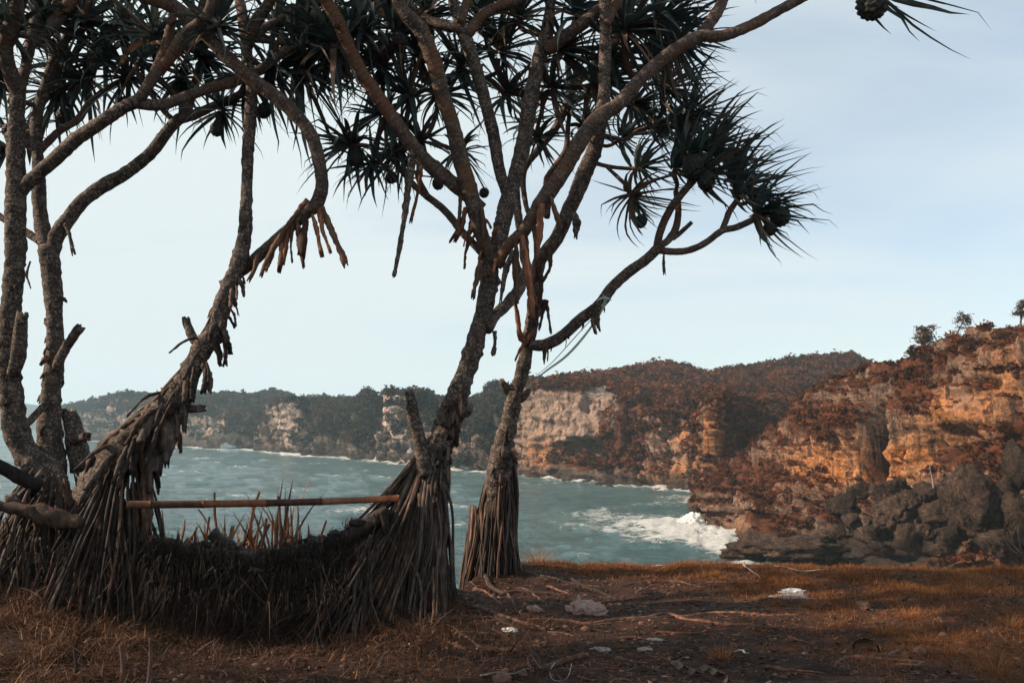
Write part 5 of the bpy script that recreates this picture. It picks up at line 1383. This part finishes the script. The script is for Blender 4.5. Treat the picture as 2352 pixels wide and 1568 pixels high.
# chips, twigs and small leaves on the bare soil
def chips(n, xr, yr, prob, size, rng, lift=0.004):
    x = rng.uniform(*xr, n); y = rng.uniform(*yr, n)
    k = (rng.random(n) < prob(x, y)) & (np.abs(x) < y * 0.70 + 0.3) & (y < edge_y(x) - 0.05)
    x, y = x[k], y[k]; n = len(x)
    c = np.stack([x, y, gz(x, y) + lift], -1)
    a = rng.uniform(0, 6.28, n); e = np.stack([np.cos(a), np.sin(a), rng.normal(size=n) * 0.18], -1); s = np.stack([-np.sin(a), np.cos(a), rng.normal(size=n) * 0.35], -1)
    L = rng.uniform(0.4, 1.0, n)[:, None] * size * rng.choice([1, 1, 1.6, 2.6], n)[:, None]; w = L * rng.uniform(0.12, 0.5, n)[:, None]
    up = np.array([0, 0, 1.0])
    h = (rng.random(n) * 0.35)[:, None] * L
    V = np.stack([c - e * L, c + s * w + up * h * 0.4, c + e * L + up * h, c - s * w + up * h * 0.2], 1).reshape(-1, 3)
    F = np.arange(4 * n).reshape(-1, 4)
    return V, F, np.repeat(np.clip(0.40 + 0.26 * rng.normal(size=n), 0, 1), 4)
V, F, ti = chips(90000, (-3.6, 5.5), (4.9, 9.9), lambda x, y: 0.36 + 0.6 * sst(-0.1, 0.4, pn(np.stack([x * 1.6, y * 1.6, x * 0], -1))), 0.016, rg)
tag(link('leaf_litter', mesh_of('leaf_litter', V, F, False, {'tint': ti}), LITTER), 'dry leaf chips and bark crumbs scattered over the soil', kind='stuff')
iv, jf = ICO[1]
def pebbles(n, size, rng):
    x = rng.uniform(-2.4, 5.0, n); y = rng.uniform(5.0, 9.3, n)
    k = np.abs(x) < y * 0.70 + 0.3; x, y = x[k], y[k]; n = len(x)
    s = size * rng.uniform(0.3, 1.0, n) ** 2
    v = iv[None] * (1 + 0.3 * rng.normal(size=(n, len(iv), 1))) * s[:, None, None] * np.array([1.2, 1.0, 0.7])
    V = v + np.stack([x, y, gz(x, y) + s * 0.2], -1)[:, None]
    F = (np.arange(n)[:, None, None] * len(iv) + jf[None]).reshape(-1, 3)
    return V.reshape(-1, 3), F, np.repeat(np.clip(0.35 + 0.25 * rng.normal(size=n), 0, 1), len(iv))
PEB = m_tint('pebble', [(0.0, (0.03, 0.018, 0.014)), (0.5, (0.085, 0.045, 0.033)), (0.85, (0.16, 0.09, 0.07)), (1.0, (0.3, 0.24, 0.21))], 0.85)
V, F, ti = pebbles(3000, 0.024, rg)
tag(link('pebbles', mesh_of('pebbles', V, F, True, {'tint': ti}), PEB), 'small reddish pebbles in the soil', kind='stuff')

# ------------------------------------------------------------------ stones, litter and fallen leaves
STONE = m_simple('foreground_stone', (0.07, 0.036, 0.025), (0.17, 0.09, 0.062), 14, 0.85, 0.5)
def lump(c, rad, rng, sub=3, amp=0.25, fr=1.5, cell=0.0):
    v, f = ICO[sub]; s = rng.uniform(0, 99)
    k = 1 + amp * fbm(v * fr + s, 4)
    if cell:
        f1, f2, idv = cells(v * 1.5 + s)
        k = k + cell * ((idv - 0.5) + 0.4 * np.minimum(f2 - f1, 0.4))
    return v * k[:, None] * np.array(rad) + np.array(c), f
for (px, py, r, lab) in [(1345,1449,9,'rounded brown stone on the soil below the plastic bag'), (1474,1434,7,'dark rounded pebble resting against a surface root'), (1161,1544,8,'small round tan stone at the bottom beside the thick stick'), (1200,1551,10,'second round tan stone at the bottom beside the thick stick'), (1152,1566,18,'large flat reddish stone at the very bottom of the picture'),
        (1554,1530,11,'brown stone at the bottom right of centre'), (1299,1443,6,'small dark stone in the shade under the plastic bag'), (1396,1296,8,'reddish stone in the grass near the brink below the second tuft'), (1529,1298,8,'reddish stone in the grass near the flattened packet'), (1982,1398,15,'brown stump of stone among the grass tufts at the right'), (2112,1500,13,'weathered brown stone under the round tuft right of the husk'), (2165,1462,9,'flat red stone on the turf right of the wide tuft')]:
    b = on_ground(px, py); R = r / F_PX * b[1]
    V, F = lump((b[0], b[1], float(gz(b[0], b[1])) + R * 0.35), (R * 1.15, R, R * 0.75), rg)
    solo('stone', V, F, STONE, lab, 'stone')
def crumple(c, rad, rng, sub=4, amp=0.55, fr=1.7, flat=0.5):
    v, f = ICO[sub]; s = rng.uniform(0, 99)
    k = 1 + amp * ridged(v * fr + s, 3) * 0.5 + 0.25 * pn(v * 5 + s)
    V = v * k[:, None] * np.array(rad)
    V[:, 2] = np.where(V[:, 2] < 0, V[:, 2] * 0.15, V[:, 2])
    return V + np.array(c), f
t = NT('clear_plastic'); t.col((0.42, 0.29, 0.26)); t.rough(0.25); t.spec(0.5)
tr = t.n('ShaderNodeBsdfTransparent', {'Color': (0.8, 0.72, 0.7, 1)}); tl = t.n('ShaderNodeBsdfTranslucent', {'Color': (0.4, 0.28, 0.25, 1)})
m1 = t.n('ShaderNodeMixShader', {0: 0.35, 1: t.b.outputs[0], 2: tl.outputs[0]}); m2 = t.n('ShaderNodeMixShader', {0: 0.28, 1: m1.outputs[0], 2: tr.outputs[0]})
t.L(m2.outputs[0], t.out.inputs[0]); PLASTIC = t.m
WHITE = m_simple('white_paper', (0.34, 0.34, 0.35), (0.56, 0.56, 0.56), 20, 0.7, 0.3)
GREYP = m_simple('grey_paper', (0.14, 0.12, 0.115), (0.24, 0.21, 0.2), 20, 0.7, 0.3)
b = on_ground(1345, 1408); R = 37 / F_PX * b[1]
V, F = crumple((b[0], b[1], b[2]), (R * 0.95, R * 0.7, R * 0.55), rg, 4, 0.6)
q = V - b
ear = np.exp(-((q[:, 0] + R * 0.4) / (R * 0.14)) ** 2 - (q[:, 1] / (R * 0.3)) ** 2) * np.clip(q[:, 2] / R, 0, 1)
V[:, 2] += ear * R * 0.9
solo('plastic_bag', V, F, PLASTIC, 'crumpled translucent pinkish plastic bag on the shaded soil', 'plastic bag', smooth=False)
for (px, py, rx, rz, mat, name, lab, cat) in [(1818,1362,22,8,WHITE,'crumpled_paper','bright white crumpled paper on the soil at the right','paper'), (1812,1372,32,5,GREYP,'crumpled_paper','flat grey scrap lying under the bright white paper','paper'), (1172,1450,15,6,WHITE,'crumpled_paper','small white scrap in the shade below the right tree','paper'),
        (1226,1402,14,9,PLASTIC,'plastic_wrapper','small clear wrapper left of the plastic bag','wrapper'), (1502,1470,14,4,GREYP,'crumpled_paper','flat grey scrap in the middle of the bare soil','paper'), (1379,1493,19,5,GREYP,'crumpled_paper','long grey scrap beside a root at the bottom centre','paper'), (1480,1493,14,5,GREYP,'crumpled_paper','pale grey scrap right of the long grey scrap','paper'), (1511,1302,11,4,WHITE,'flattened_packet','pale flattened packet in the grass near the brink','packet')]:
    b = on_ground(px, py); R = rx / F_PX * b[1]; H = rz / F_PX * b[1]
    V, F = crumple((b[0], b[1], b[2] + 0.002), (R, R * 0.6, H), rg, 3, 0.7, 2.2)
    solo(name, V, F, mat, lab, cat, smooth=False)
PALE = m_simple('pale_dead_leaf', (0.24, 0.15, 0.10), (0.38, 0.27, 0.20), 12, 0.6, 0.2)
def lying(pts, w, mat, name, lab, cat):
    P = [on_ground(x, y) for x, y in pts]; n = len(P) * 3
    S = spline(np.array([[*p, 1.0] for p in P]), 0.04)[:, :3]
    S[:, 2] = gz(S[:, 0], S[:, 1]) + 0.012 + 0.02 * np.sin(np.linspace(0, 5, len(S))) ** 2
    T = np.gradient(S, axis=0); T /= np.linalg.norm(T, axis=1)[:, None]
    s = np.cross(T, [0, 0, 1.0]); u = np.linspace(0, 1, len(S)); ww = (w * (1 - u ** 1.6) * (0.75 + 0.5 * u) + 0.002)[:, None]
    up = np.array([0, 0, 1.0])
    V = np.stack([S - s * ww + up * ww * 0.7, S, S + s * ww + up * ww * 0.7, S + up * 0.004], 1).reshape(-1, 3)
    F = []
    for k in range(len(S) - 1):
        for a in range(2):
            F.append((4*k+a, 4*k+a+1, 4*k+5+a, 4*k+4+a))
        F.append((4*k+2, 4*k+3, 4*k+7, 4*k+6)); F.append((4*k+3, 4*k, 4*k+4, 4*k+7))
    solo(name, V, np.array(F), mat, lab, cat)
lying([(1684,1283),(1712,1305),(1746,1335)], 0.030, PALE, 'fallen_leaf', 'long pale fallen leaf reaching down from the grassy brink', 'leaf')
lying([(1777,1302),(1815,1313),(1862,1315),(1915,1313)], 0.026, PALE, 'fallen_leaf', 'pale curved fallen leaf lying level right of the long one', 'leaf')
lying([(1686,1503),(1706,1504),(1720,1510)], 0.016, WHITE, 'fallen_leaf', 'short white sliver on the dark soil at the bottom right', 'leaf')
lying([(1102,1560),(1170,1556),(1215,1546)], 0.02, GREYP, 'fallen_leaf', 'grey strap leaf on the ground at the bottom edge', 'leaf')
lying([(480,1500),(505,1480)], 0.014, GREYP, 'fallen_leaf', 'grey green leaf lying in the shaded hollow', 'leaf')
ORD0 = ['leftmost brown', 'second brown', 'third brown', 'rightmost brown']
for i, (x, y) in enumerate([(1572,1540),(1600,1552),(1628,1544),(1650,1552)]):
    lying([(x - 14, y + 4), (x, y), (x + 18, y + 5)], 0.035, LEAF_DRY, 'fallen_leaf', ORD0[i] + ' broad dead leaf of the loose heap at the bottom right of centre', 'leaf')
for o in [o for o in COL.objects if o.name.startswith('fallen_leaf') and 'loose heap' in o.get('label', '')]: o['group'] = 'broad dead leaves in a heap'
# broken husk: an open shell lying on its side
b = on_ground(1990, 1496); R = 29 / F_PX * b[1]
v, f = ICO[4]
ax = np.array([-0.35, -0.75, 0.45]); ax /= np.linalg.norm(ax)
edge = v @ ax + 0.16 * pn(v * 4)
fm = f[(edge[f] < 0.2).all(1)]
husk_out = v * (1 + 0.10 * fbm(v * 3 + 4, 3))[:, None]; husk_in = v * (0.80 + 0.08 * pn(v * 4))[:, None]
V = np.concatenate([husk_out, husk_in]) * np.array([R, R, R * 0.82]) + np.array([b[0], b[1], b[2] + R * 0.18])
F = np.concatenate([fm, fm[:, ::-1] + len(v)])
HUSK = m_simple('husk', (0.09, 0.052, 0.036), (0.26, 0.15, 0.10), 11, 0.9, 0.7)
solo('coconut_husk', V, F, HUSK, 'broken open coconut husk lying hollow side up among grass at the right', 'husk')
# white ribbon loop in front of the thick stick
P = np.array([[*(on_ground(x, y) + np.array([0, 0, h])), 0.0016] for x, y, h in ((1275,1534,.04),(1264,1545,.02),(1266,1558,.01),(1278,1566,.01),(1298,1564,.012),(1308,1552,.02),(1313,1540,.05))])
V, F, al = tube(P, 0.01, 6); solo('ribbon', V, F, WHITE, 'thin white ribbon curling in a loop at the bottom centre', 'ribbon')
# vine tangle on the brink at the right margin
vt = thing('vine_tangle', 'round tangle of bare twisted vines on the brink at the right margin', 'vines', tuple(U(2348, 1275, 10.2)))
for i in range(26):
    a0 = rg.uniform(0, 6.28); c = U(2350, 1230, 10.2); n_ = rot_rand(1, rg)[0]
    rx, rz = rg.uniform(0.10, 0.17), rg.uniform(0.17, 0.29)
    aa = np.linspace(a0, a0 + rg.uniform(2.0, 4.5), 8)
    pts = np.stack([c[0] + rx * np.cos(aa), c[1] + 0.13 * np.sin(aa * 1.3 + i), c[2] + rz * np.sin(aa), np.full(8, rg.uniform(0.002, 0.006))], -1)
    V, F, al = tube(pts, 0.05, 5, 0.1); part('stem', V, F, ROTTEN, vt, True, {'along': al})
# string tied on the long limb
st = thing('plastic_string', 'pale green plastic string tied on the long bare limb, blown to the lower left', 'string', tuple(U(1390, 690, 8.36)))
STR = m_leaf('plastic_string', (0.22, 0.28, 0.24), (0.34, 0.40, 0.35), 0.5, 0.3)
def ribbonpart(pts, Y, w, nm):
    S = spline(np.array([[*U(x, y, Y + dy), 1] for x, y, dy in pts]), 0.05)[:, :3]; n = len(S)
    u = np.linspace(0, 1, n); ww = (w * np.sin(math.pi * np.clip(u * 0.92 + 0.04, 0, 1)) + 0.0015)[:, None]
    T = np.gradient(S, axis=0); s = np.cross(T, [0.2, 1.0, 0.3]); s /= np.linalg.norm(s, axis=1)[:, None]
    V = np.stack([S - s * ww, S + np.array([0, 0.004, 0]), S + s * ww], 1).reshape(-1, 3)
    F = np.array([x for k in range(n - 1) for x in ((3*k, 3*k+1, 3*k+4, 3*k+3), (3*k+1, 3*k+2, 3*k+5, 3*k+4))])
    part(nm, V, F, STR, st)
ribbonpart([(1396,682,-.06),(1385,710,-.08),(1345,768,-.05),(1300,818,0),(1250,855,0),(1208,892,0)], 8.4, 0.012, 'strand')
ribbonpart([(1392,686,-.08),(1365,725,-.08),(1320,775,0),(1270,830,0),(1225,868,0)], 8.4, 0.004, 'strand')
ribbonpart([(1372,690,-.1),(1388,682,-.12),(1405,690,-.1)], 8.36, 0.012, 'knot'); ribbonpart([(1382,672,-.1),(1389,690,-.12),(1378,722,-.1)], 8.36, 0.010, 'knot')

# ------------------------------------------------------------------ boulders under the near cliff
t = NT('boulder_rock'); v = t.coord(); n1 = t.noise(v, 0.55, 6, 0.65); n2 = t.noise(v, 3.0, 5, 0.7)
c = t.ramp(t.math('ADD', t.math('MULTIPLY', n1, 0.5), t.math('MULTIPLY', n2, 0.5)), [(0.36, (0.016, 0.011, 0.010)), (0.5, (0.075, 0.047, 0.034)), (0.64, (0.20, 0.130, 0.096))])
n3 = t.noise(v, 1.3, 7, 0.75); c = t.mix(t.ramp(n3, [(0.36, 0.9), (0.47, 0.0)]), c, (0.010, 0.008, 0.008))
c = t.hue(c, t.n('ShaderNodeMapRange', {0: t.rnd(), 3: 0.5, 4: 1.1}).outputs[0])
t.col(c); t.rough(0.95); t.spec(0.2); t.bump(t.math('ADD', n3, n2), 1.0, 0.9); BOULDER = t.m
BL = [(2244,1160,62,78,84,'huge pitted grey boulder, the largest below the right cliff'), (1936,1162,33,28,103,'light grey slanted boulder right of the banded ledge'), (1959,1197,19,23,100,'small pointed boulder just under the slanted light one'), (2046,1187,46,38,95,'broad dark boulder left of the huge pitted one'), (2050,1130,42,28,99,'dark boulder resting on top of the broad one'),
      (2088,1236,34,38,88,'smooth tilted brown slab standing just above the grass'), (2184,1234,26,28,84,'rounded boulder at the lower left foot of the huge one'), (2133,1132,30,22,96,'boulder behind the bare dead tree'), (2146,1182,36,32,90,'craggy boulder between the broad dark one and the huge one'), (2296,1246,40,32,80,'low rounded boulder at the lower right foot of the huge one'),
      (2316,1124,28,26,86,'dark boulder right of the top of the huge one'), (1926,1222,19,17,99,'small dark boulder low beneath the pointed one'), (1996,1228,36,22,96,'flat dark boulder in the shadow left of the tilted slab'), (2338,1180,26,44,80,'upright dark boulder at the right margin'), (1880,1245,34,16,104,'flat dark slab at the left end of the boulder field'), (2340,1068,22,50,84,'tall grey rock column at the right margin above the boulders'), (2120,1215,16,14,86,'small boulder wedged beside the tilted slab'), (2160,1262,26,16,82,'low dark boulder at the brink below the rounded one'), (2015,1262,36,16,90,'low dark boulder rising just over the grassy brink'), (1975,1130,26,18,104,'small dark boulder on the slope above the slanted light one'), (2090,1145,20,20,94,'narrow boulder wedged above the broad dark one')]
for (px, py, rx, ry, Yb, lab) in BL:
    c = U(px, py, Yb); s = Yb / F_PX
    v5, F = ICO[5 if rx > 40 else 4]; nl = rg.normal(size=(17, 3)); nl /= np.linalg.norm(nl, axis=1)[:, None]
    k = (rg.uniform(0.74, 1.05, 17) / np.maximum(v5 @ nl.T, 0.05)).min(1).clip(0, 1.25) * (1 + 0.10 * fbm(v5 * 1.6 + px, 3))
    V = v5 * k[:, None] * np.array([rx * s * 0.98, (rx + ry) * 0.45 * s, ry * s * 0.98]) + c
    f1, f2, idv = cells(v5 * 1.7 + px); k2 = -0.16 * np.exp(-((f2 - f1) / 0.06) ** 2) + 0.16 * (idv - 0.5); V = V + (V - c) * k2[:, None]
    V = V + rx * s * (0.075 * fbm((V - c) / (rx * s) * 3.6, 5, 0.6) + 0.05 * ridged((V - c) / (rx * s) * 2.6, 5))[:, None] * (V - c) / np.linalg.norm(V - c, axis=1)[:, None]
    solo('boulder', V, F, BOULDER, lab, 'boulder', 'boulders below the right cliff')
# low rock shelf in front of them
for (px, py, rx, ry, Yb, lab) in [(1802,1268,118,27,99,'long low dark rock shelf sloping into the white surf'), (1605,1170,14,11,140,'small black rock at the left foot of the banded ledge'), (1664,1247,20,7,124,'black rock awash in the white surf')]:
    c = U(px, py, Yb); s = Yb / F_PX
    V, F = lump(c, (rx * s, rx * 0.4 * s, ry * s), rg, 5, 0.30, 2.2, 0.25)
    V[:, 2] += 0.22 * ridged((V - c) * 0.9, 4) * min(1, rx / 60)
    solo('shore_rock', V, F, BOULDER, lab, 'rock')
ORD = 'first second third fourth fifth sixth seventh eighth ninth tenth eleventh twelfth thirteenth fourteenth fifteenth'.split()
for i, px in enumerate([1222,1240,1252,1300,1322,1345,1372,1402,1436,1462,1490,1515,1540,1562,1590]):
    py = np.interp(px, [1200,1620], [1100,1146]); Yb = np.interp(px, [1200,1240,1330,1420,1540,1620], [268,259,239,223,206,196])
    s = Yb / F_PX; r = rg.uniform(8, 15)
    V, F = lump(U(px, py - r * 0.2, Yb), (r * s * 1.3, r * s, r * s * 0.85), rg, 3, 0.25, 1.4, 0.3)
    solo('shore_boulder', V, F, BOULDER, ORD[i] + ' wave washed boulder from the left at the foot of the wooded headland', 'boulder', 'boulders at the foot of the headland')
# rubble under the pale scar across the bay
L = []
for i in range(330):
    px = rg.normal() * 62 + 935; py = rg.uniform(1008, 1072); Yb = np.interp(px, [740,950,1100], [430,342,296]) + (1072 - py) * 0.25
    r = rg.uniform(0.5, 2.2); v1, f1 = ICO[1]
    L.append((v1 * (1 + 0.25 * rg.normal(size=(len(v1), 1))) * r + U(px, py, Yb), f1))
V, F = join(L)
tag(link('rubble', mesh_of('rubble', V, F, False), m_simple('pale_rubble', (0.12, 0.10, 0.09), (0.34, 0.29, 0.26), 0.3, 0.9, 0)), 'pale fallen rubble under the rock scar across the bay', kind='stuff')

# ------------------------------------------------------------------ trees on the cliff top
CL = m_leaf('cliff_tree_leaf', (0.028, 0.022, 0.016), (0.085, 0.045, 0.028), 0.7, 0.2)
def cliff_tree(px, py, h, Yb, lean, lab, dead=False, n=26, name='cliff_tree'):
    s = Yb / F_PX; b = U(px, py, Yb); T = thing(name, lab, 'tree', tuple(b))
    H = h * s
    P = np.array([[b[0], b[1], b[2] - 0.5, 0.045 * H], [b[0] + lean * H * 0.15, b[1], b[2] + H * 0.35, 0.032 * H], [b[0] + lean * H * 0.4, b[1], b[2] + H * 0.7, 0.02 * H], [b[0] + lean * H * 0.5, b[1], b[2] + H, 0.008 * H]])
    V, F, al = tube(P, 0.15, 8, 0.1, 2); part('trunk', V, F, BARK if not dead else PALEWOOD, T, True, {'along': al})
    Ls = []
    for i in range(n if not dead else 6):
        u = rg.uniform(0.3, 1.0); j = u * 3; k = min(2, int(j)); p = lerp(P[k, :3], P[k + 1, :3], j - k)
        d = np.array([rg.normal() + lean * 0.8, rg.normal(), rg.uniform(-0.1, 0.9)]); d /= np.linalg.norm(d)
        L_ = H * rg.uniform(0.12, 0.30) * (1.25 - 0.5 * u); e = p + d * L_
        V, F, al = tube(np.array([[*p, 0.013 * H], [*((p + e) / 2 + np.array([0, 0, 0.04 * H])), 0.009 * H], [*e, 0.004 * H]]), 0.2, 5); part('limb', V, F, BARK if not dead else PALEWOOD, T, True, {'along': al})
        if not dead:
            k = rg.integers(30, 60); q_ = e + rg.normal(size=(k, 3)) * H * np.array([0.075, 0.06, 0.032]); R_ = rot_rand(k, rg)
            tri = np.array([[-0.5, -0.2, 0], [0.5, -0.25, 0.1], [0.55, 0.25, 0], [-0.4, 0.25, 0.1]]) * H * 0.05
            Ls.append(((np.einsum('nij,kj->nki', R_, tri) + q_[:, None]).reshape(-1, 3), np.arange(k * 4).reshape(-1, 4)))
    if Ls:
        V, F = join(Ls); part('crown', V, F, CL, T, False)
PALEWOOD = m_simple('bleached_wood', (0.15, 0.12, 0.10), (0.26, 0.21, 0.18), 3, 0.8, 0.2)
cliff_tree(2116, 834, 84, 116, 0.25, 'windswept dark tree standing alone against the sky on the right cliff', n=34)
cliff_tree(2195, 784, 60, 108, 0.7, 'low windswept tree leaning right on the cliff top beside the lone tree', n=20)
cliff_tree(2343, 760, 66, 98, 0.3, 'dense tree on the cliff top at the right margin', n=24)
cliff_tree(2255, 772, 26, 103, 0.2, 'small bush like tree on the cliff top between the leaning and the marginal tree', n=12)
cliff_tree(2030, 856, 20, 124, 0.2, 'small shrub tree at the low left shoulder of the right cliff', n=12)
cliff_tree(1500, 845, 22, 342, 0.1, 'tree clump on the highest point of the middle headland', n=22)
cliff_tree(2145, 1122, 58, 95, -0.25, 'bare bleached dead tree among the boulders', dead=True, name='dead_tree')
# pole frame on the rocks at the left end of the ledge
pf = thing('pole_frame', 'thin weathered pole with cross arms on the rocks left of the ledge', 'pole', tuple(U(1612, 1160, 150)))
for a, b_, r in (((1612,1165),(1612,1108),.11), ((1602,1110),(1622,1113),.08), ((1603,1117),(1622,1109),.07), ((1606,1105),(1619,1118),.06)):
    p, q = U(*a, 150), U(*b_, 150); V, F, al = tube(np.array([[*p, r], [*q, r]]), 0.5, 6)
    part('pole' if r > .1 else 'cross_arm', V, F, PALEWOOD, pf, True, {'along': al})

# ------------------------------------------------------------------ breaking waves
t = NT('spray'); t.col((0.86, 0.88, 0.89)); t.rough(0.9); t.spec(0.1)
tl = t.n('ShaderNodeBsdfTranslucent', {'Color': (0.86, 0.88, 0.9, 1)}); m1 = t.n('ShaderNodeMixShader', {0: 0.45, 1: t.b.outputs[0], 2: tl.outputs[0]}); t.L(m1.outputs[0], t.out.inputs[0]); SPRAY = t.m
def splash(px, py, w, h, Yb, n, lab):
    s = Yb / F_PX; L = []
    v3, f3 = ICO[2]; v1, f1 = ICO[1]
    env = lambda x: float(np.clip(0.62 + 1.1 * pn(np.array([[x * 3.1 + px, 0.3, 0.7]]))[0], 0.2, 1.05))
    for i in range(n * 2):
        x = rg.normal() * 0.33; hh = rg.random() ** 1.2 * max(0.08, 1 - (abs(x) * 1.25) ** 2.5) * env(x)
        r = (0.05 + 0.11 * rg.random() ** 2) * (1.1 - 0.6 * hh) * h * s
        c = U(px + x * w, py - hh * h * 0.85, Yb + rg.normal() * h * s * 0.25)
        k = 1 + 0.5 * fbm(v3 * 3.0 + i * 3.1, 4)
        L.append((v3 * k[:, None] * r * np.array([1.0, 1, 1.5]) + c, f3))
    if h > 30:
        for qx, qh, qr in ((-0.30, 0.55, 0.30), (-0.16, 0.80, 0.17), (0.12, 0.72, 0.21), (0.02, 0.38, 0.40), (0.32, 0.25, 0.26)):
            v4, f4 = ICO[4]; L.append((v4 * (1 + 0.28 * fbm(v4 * 1.8 + qx * 30, 5) + 0.10 * fbm(v4 * 7 + qx * 30, 3))[:, None] * qr * h * s + U(px + qx * w * 0.8, py - qh * h, Yb), f4))
    for i in range(n * 60):
        x = rg.normal() * 0.55; hh = rg.random() ** 0.8 * max(0.05, 1.15 - (abs(x) * 1.1) ** 2.2) * env(x)
        c = U(px + x * w, py - hh * h, Yb + rg.normal() * h * s * 0.35); r = rg.uniform(0.006, 0.022) * h * s
        L.append((v1 * r + c, f1))
    V, F = join(L)
    solo('spray', V, F, SPRAY, lab, kind='stuff')
splash(1596, 1224, 58, 50, 136, 46, 'tall white burst of spray at the corner of the banded ledge')
splash(1632, 1236, 60, 20, 131, 34, 'low white surge running along the foot of the ledge')
splash(1690, 1258, 42, 26, 121, 34, 'white wave curling over the rock shelf nearest the grass')
splash(592, 1040, 26, 12, 530, 18, 'small distant white burst under the far rock face')
splash(738, 1054, 16, 10, 436, 14, 'small white burst against the middle of the far headland')
splash(640, 1044, 60, 6, 495, 18, 'long low line of white surf under the far rock face')
splash(1445, 1128, 20, 8, 219, 14, 'small white burst among boulders under the middle headland')

# ------------------------------------------------------------------ trees added unseen at the left, outside the picture, to shade the foreground
def copy_tree(src, loc, rz, label):
    r = src.root.copy(); COL.objects.link(r); r.location = loc; r.rotation_euler = (0, 0, rz); r['label'] = label
    for ch in list(src.root.children):
        if ch.name.split('.')[0] in ('surface_root', 'hanging_root'): continue
        c = ch.copy(); COL.objects.link(c); c.parent = r
    return r
copy_tree(T2, (-8.2, 3.6, float(gz(-8.2, 3.6))), math.radians(40), 'pandanus added unseen beyond the left edge of the picture to shade the foreground')
copy_tree(T1, (-6.9, 2.5, float(gz(-6.9, 2.5))), math.radians(15), 'many stemmed pandanus added unseen nearest the left edge of the picture for shade')
# ------------------------------------------------------------------ sea air
def haze_box():
    x0, x1, y0, y1, z0, z1 = -5200, 5200, -40, 4900, SEA_Z - 6, 110
    V = np.array([(x, y, z) for x in (x0, x1) for y in (y0, y1) for z in (z0, z1)], float)
    F = np.array([[0, 1, 3, 2], [4, 6, 7, 5], [0, 4, 5, 1], [2, 3, 7, 6], [0, 2, 6, 4], [1, 5, 7, 3]])
    m = bpy.data.materials.new('sea_air'); m.use_nodes = True
    nt = m.node_tree; nt.nodes.clear()
    o = nt.nodes.new('ShaderNodeOutputMaterial'); v = nt.nodes.new('ShaderNodeVolumePrincipled')
    v.inputs['Color'].default_value = (0.62, 0.86, 1.0, 1)
    v.inputs['Density'].default_value = 0.00019
    v.inputs['Anisotropy'].default_value = 0.0
    nt.links.new(v.outputs[0], o.inputs['Volume'])
    h = link('haze', mesh_of('haze', V, F, False), m)
    tag(h, 'thin pale sea haze over the bay', kind='stuff')
haze_box()
